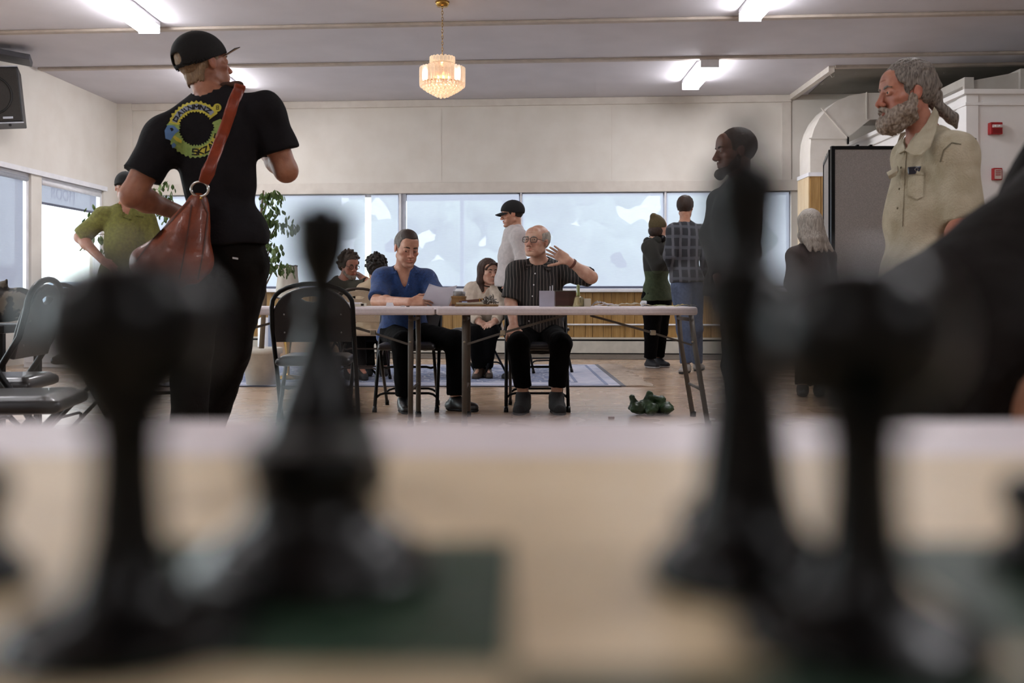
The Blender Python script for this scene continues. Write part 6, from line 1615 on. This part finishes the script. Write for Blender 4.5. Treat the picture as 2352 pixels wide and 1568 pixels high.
f = SDF(); H.el(f, (0, -.035, -.03), (.088, .082, .085), .02); H.bx(f, (0, .10, -.06), (.07, .09, .1), .01, 's', .02); f.disp = [(.003, 80, 1)]; soft('hair', f, .009, H_dk, Kd['e'], Kd['org'])
f = SDF(); nk = Kd['J']['neck']; f.rc(nk + np.array([-.07, 0, -.01]), nk + np.array([.02, -.06, -.0]), .05, .045, .03); f.rc(nk + np.array([.02, -.06, 0]), nk + np.array([.07, 0, -.03]), .045, .03, .03); f.rc(nk + np.array([-.07, 0, -.01]), nk + np.array([0, .07, 0]), .05, .04, .03)
f.rc(nk, nk + np.array([0, 0, .12]), .06, .07, .01, 's')
f.disp = [(.004, 22, 1)]
soft('hood', f, .012, C_hood, Kd['e'], Kd['org'])
hp = empty('headphones', V(nk) + V((.085, -.05, .02)), 0, 'black headphones hanging round the neck of the youngster in the beanie', 'headphones')
f = SDF(); f.el((0, 0, 0), (.04, .025, .045)); soft('ear_cup', f, .007, M_blackm, hp); f = SDF(); f.el((.02, .12, 0), (.03, .025, .04)); soft('ear_cup', f, .007, M_blackm, hp)
MB().tube([(0, 0, .03), (-.08, -.0, .03), (-.14, .05, .03), (-.08, .13, .03), (.02, .12, .03)], .008, 8).build('headband', M_blackm, hp, True)

# --- tall person in plaid
Kp = person('person in a dark plaid shirt and jeans standing with back turned beside the beanie',
  dict(neck=(1574, 516, 10.6), pelvis=(1578, 640, 10.6), shl=(1548, 530, 10.5), shr=(1612, 532, 10.7), ell=(1538, 588, 10.45), wrl=(1548, 630, 10.6),
       elr=(1622, 590, 10.7), wrr=(1616, 640, 10.8), hipl=(1564, 660, 10.55), hipr=(1594, 660, 10.65), knl=(1570, 755, 10.5), knr=(1598, 755, 10.65), anl=(1577, 840, 10.5), anr=(1602, 838, 10.8), toel=(1566, 854, 10.35), toer=(1612, 848, 10.95)),
  dict(c=(1574, 478, 10.6), f=(.35, .93, -.1), s=1.0), M_skinC, g=1.08, fwd=(0, 1, 0), hands=dict(l=dict(d=(0, .3, -1), n=(-1, 0, 0), t=1), r=dict(d=(0, .3, -1), n=(1, 0, 0), t=-1)),
  top=('flannel_shirt', C_plaid), legs=('jeans', C_jeans), shoes=(mat('worn_white_shoe', '8a8480', .7, scale=30), S_sole), fine=0, h=.014, sleeve='long', hem=.04, neckcut=.052, armr=1.15, hair='med', hair_m=H_dk, face=False)
f = SDF(); nk = Kp['J']['neck']; f.rc(nk + Kp['up'] * -.01, nk + Kp['up'] * .05, .078, .066, .01, cutb=True); f.rc(nk, nk + Kp['up'] * .1, .058, .06, .004, 's'); soft('collar', f, .008, C_plaid, Kp['e'], Kp['org'])

# --- dark-shirted man in profile, half behind the chess king
L_ = person('bearded man in a dark shirt in profile behind the tall blurred chess piece',
  dict(neck=(1695, 432, 5.4), pelvis=(1685, 660, 5.4), shl=(1715, 462, 5.24), shr=(1658, 464, 5.55), ell=(1722, 580, 5.18), wrl=(1680, 655, 5.1),
       elr=(1630, 540, 5.5), wrr=(1650, 640, 5.3), hipl=(1706, 690, 5.33), hipr=(1696, 690, 5.47), knl=(1700, 840, 5.3), knr=(1690, 840, 5.5), anl=(1706, 985, 5.35), anr=(1700, 980, 5.52), toel=(1655, 1006, 5.3), toer=(1650, 1000, 5.5)),
  dict(c=(1688, 350, 5.38), f=(-1, -.12, -.05), s=1.06), M_skinDk, g=1.05, fwd=(-1, 0, 0), hands=dict(l=dict(d=(-.6, .3, -.6), n=(-.5, -.6, .4), t=1), r=dict(d=(.5, -.2, -.8), n=(-.3, -.2, .9), t=1)),
  top=('shirt', C_dkgrey), legs=('trousers', C_blackp), shoes=(S_blk, S_sole), fine=2, h=.012, sleeve='long', hem=.05, neckcut=.06, hair='short', hair_m=H_dk)
H = L_['H']; f = SDF()
for s in (-1, 1): H.rc(f, (s * .064, .005, -.03), (s * .056, .02, -.065), .014, .02, .015); H.rc(f, (s * .056, .02, -.065), (s * .018, .085, -.105), .02, .022, .02)
H.el(f, (0, .085, -.112), (.028, .024, .026), .02); f.disp = [(.002, 120, 1)]; soft('beard', f, .006, H_dk, L_['e'], L_['org'])

# --- grey long hair, from behind
Mw = person('person with long grey hair and dark top seen from behind near the felt divider',
  dict(neck=(1862, 568, 8.0), pelvis=(1862, 700, 8.0), shl=(1828, 588, 7.95), shr=(1898, 590, 8.05), ell=(1818, 650, 7.95), wrl=(1838, 700, 8.15), elr=(1910, 652, 8.05), wrr=(1892, 700, 8.25),
       hipl=(1846, 715, 8.0), hipr=(1880, 715, 8.0), knl=(1846, 820, 8.05), knr=(1880, 820, 8.05), anl=(1844, 888, 8.0), anr=(1882, 888, 8.0), toel=(1842, 900, 8.2), toer=(1884, 900, 8.2)),
  dict(c=(1858, 520, 8.0), f=(-.25, .95, -.15), s=1.0), M_skinP, g=1.05, fwd=(0, 1, 0), hands=dict(l=dict(d=(.3, .8, 0), n=(0, 0, 1), t=1), r=dict(d=(-.3, .8, 0), n=(0, 0, 1), t=-1)),
  top=('top', C_maroon), legs=('trousers', C_blackp), shoes=(S_blk, S_sole), fine=0, h=.013, sleeve='long', hair='long', hair_m=H_long, face=False, neckcut=.055)
H = Mw['H']; f = SDF()
for k, s in enumerate((-1, -.5, 0, .5, 1)):
    H.rc(f, (s * .05, -.085 + abs(s) * .03, .02), (s * .075, -.11 + abs(s) * .04, -.12), .04, .034, .02); H.rc(f, (s * .075, -.11 + abs(s) * .04, -.12), (s * .10 + .03, -.10, -.22), .034, .012, .02)
f.disp = [(.003, (110, 110, 20), 1)]; soft('hair', f, .008, H_long, Mw['e'], Mw['org'])
# ------------------------------------------------------------------ the chess table the camera rests on
ZB = .740; DZ = HC - ZB - .003
def dB(py): return DZ * F / (py - 684)
def at_(px, d): return (px - 1176) / F * d
YE = (HC - ZB) * F / (962 - 684)
e = empty('chess_table', (0, YE - .38, 0), 0, 'white table nearest the camera carrying the green and buff chess mat', 'table')
box('table_top', (-.85, -.38, ZB - .045), (.85, .38, ZB), M_tab, e, .006)
for sx in (-.7, .7):
    for sy in (-.3, .3): MB().tube([(sx, sy, ZB - .045), (sx, sy, 0)], .016, 10).build('leg', M_leg, e, True)
    MB().tube([(sx, -.3, .15), (sx, .3, .15)], .01, 8).build('leg_brace', M_leg, e, True)
SQ = None
d3, d2, d1 = dB(1540), dB(1240), dB(1040); SQ = d2 - d3
M_buff = mat('buff_mat_vinyl', 'dcc6a4', .45, scale=30, col2='d2bc9a', bump=.15, bscale=120); M_green = mat('green_mat_square', '1c3a24', .5, scale=30, col2='183220', bump=.15, bscale=120)
e = empty('chess_mat', (0, d3, ZB), 0, 'roll-up vinyl chess mat of green and buff squares', 'chess board')
box('mat_sheet', (-4.6 * SQ, -.35, 0), (4.6 * SQ, d1 - d3, .0022), M_buff, e)
for i in range(-4, 4):
    for j in range(-4, 1):
        g_ = (i + j) % 2 == 1
        box('square', (i * SQ + .0002, j * SQ + .0002, .0022), ((i + 1) * SQ - .0002, (j + 1) * SQ - .0002, .003), M_green if g_ else M_buff, e)
M_pc = mat('black_plastic_piece', '020202', .28, scale=40, spec=.24); M_pc2 = mat('black_plastic_piece_worn', '030303', .3, scale=40, spec=.28); M_feltp = mat('green_felt_base', '17301f', .95, scale=40)
def piece(name, px, d, prof, lb, m=M_pc, extra=None):
    """prof in pixels at that depth: (half width, image row)"""
    x = at_(px, d); e = empty(name, (x, d, ZB + .003), 0, lb, 'chess piece', 'black chess pieces'); k = d / F
    z = lambda y: HC + (684 - y) * k - (ZB + .003); base = 684 + DZ / k
    pr = [(w_ * k, z(y)) for w_, y in prof]; pr = [p for p in pr if p[1] > .0015]
    pr = [(pr[0][0] * .98, .0015)] + pr
    MB().lathe(pr, 40).build('body', m, e, True)
    MB().lathe([(pr[0][0] * .96, 0), (pr[0][0] * .97, .0015)], 40).build('felt_pad', M_feltp, e)
    if extra: extra(e, k, z)
    return e
# tall king at the right (base row about 1330)
def cross(w_, y0, y1, th=.0022):
    def f_(e, k, z):
        b = MB(); b.prism([(-w_ * .28 * k, z(y0)), (w_ * .28 * k, z(y0)), (w_ * .28 * k, z(y1)), (-w_ * .28 * k, z(y1))], -th, th); ym = y1 + (y0 - y1) * .5
        b.prism([(-w_ * k, z(ym + w_ * .3)), (w_ * k, z(ym + w_ * .3)), (w_ * k, z(ym - w_ * .3)), (-w_ * k, z(ym - w_ * .3))], -th, th); b.build('cross', M_pc, e)
    return f_
kd = DZ * F / (1335 - 684)
piece('chess_king', 1712, kd, [(232, 1335), (236, 1318), (228, 1300), (205, 1285), (205, 1268), (175, 1245), (130, 1200), (108, 1120), (94, 1000), (88, 900), (88, 800), (92, 742), (118, 728), (122, 706), (100, 690), (146, 668), (146, 648), (98, 628), (74, 600), (76, 540), (88, 460), (94, 420), (90, 395), (66, 372), (30, 352), (22, 335)],
      'tall black chess king, blurred, in front of the dark-shirted man', M_pc, cross(42, 340, 270))
bd = DZ * F / (1480 - 684)
bp = [(300, 1480), (300, 1450), (280, 1425), (225, 1400), (150, 1370), (110, 1320), (86, 1220), (78, 1100), (78, 1010), (84, 965), (120, 950), (124, 935), (110, 920), (150, 890), (188, 840), (204, 780), (204, 720), (188, 665), (150, 615), (100, 585), (40, 572)]
piece('chess_pawn', 292, bd, bp, 'round-headed black chess piece nearest the camera on the left', M_pc)
piece('chess_pawn', 1982, bd, [(w_ * 1.05, y + 12) for w_, y in bp], 'round-headed black chess piece nearest the camera on the right', M_pc)
rd = DZ * F / (1325 - 684)
piece('chess_rook', 722, rd, [(284, 1325), (286, 1300), (272, 1280), (238, 1262), (236, 1240), (190, 1215), (152, 1180), (140, 1140), (142, 1100), (156, 1070), (164, 1050), (164, 1016), (134, 1010)],
      'squat black chess rook, blurred, left of centre on a green square', M_pc2)
qd = .25
piece('chess_king', 738, qd, [(150, 684 + DZ * F / qd), (150, 1100), (140, 1060), (125, 1010), (110, 950), (84, 880), (60, 820), (42, 760), (40, 730), (46, 718), (48, 704), (38, 694), (38, 684), (38, 674), (38, 660), (44, 640), (56, 610), (64, 580), (68, 550), (70, 520), (70, 496), (64, 484), (14, 480)],
      'slim black chess king behind the squat rook', M_pc, cross(22, 487, 462, .0012))
piece('chess_pawn', -60, DZ * F / (1345 - 684), [(125, 1345), (128, 1320), (110, 1290), (70, 1250), (50, 1200), (62, 1175), (80, 1150), (84, 1110), (60, 1070), (20, 1052)], 'black chess pawn cut by the left edge', M_pc2)
piece('chess_pawn', 2400, DZ * F / (1310 - 684), [(125, 1310), (128, 1290), (110, 1260), (70, 1220), (60, 1200), (90, 1170), (100, 1140), (84, 1100), (40, 1085)], 'black chess pawn cut by the right edge', M_pc2)
piece('chess_bishop', 1590, DZ * F / (1300 - 684), [(70, 1300), (74, 1285), (60, 1265), (36, 1240), (26, 1215), (34, 1195), (40, 1180), (30, 1160), (8, 1148)], 'small black chess piece left of the tall king base', mat('brown_black_piece', '2c1a16', .4, scale=40))

# person in a dark jacket at the right end of the chess table, out of focus
C_jack = mat('dark_brown_jacket', '171210', .95, scale=14, col2='120e0c', bump=.3, spec=.15)
N_ = person('blurred person in a dark brown jacket bending over the right side of the chess table',
  dict(neck=(2700, 250, 1.12), pelvis=(2420, 1030, 1.22), shl=(2560, 520, .98), shr=(2900, 420, 1.3), ell=(2190, 800, .90), wrl=(2450, 930, .78),
       elr=(2960, 900, 1.3), wrr=(2800, 980, 1.05), hipl=(2330, 1100, 1.12), hipr=(2600, 1100, 1.3), knl=(2060, 1220, 1.0), knr=(2500, 1250, 1.1), anl=(2200, 2100, 1.1), anr=(2600, 2100, 1.2), toel=(2080, 2250, 1.05), toer=(2500, 2250, 1.15)),
  dict(c=(2800, 60, 1.1), f=(-.5, -.8, -.5), s=1.0), M_skinC, g=1.1, fwd=(0, -1, 0), hands=dict(l=dict(d=(.8, -.5, 0), n=(0, 0, 1), t=1), r=dict(d=(-.6, -.7, 0), n=(0, 0, 1), t=-1)),
  top=('jacket', C_jack), legs=('trousers', C_blackp), shoes=(S_blk, S_sole), fine=0, h=.014, sleeve='long', armr=1.5, hair='short', hair_m=H_dk)
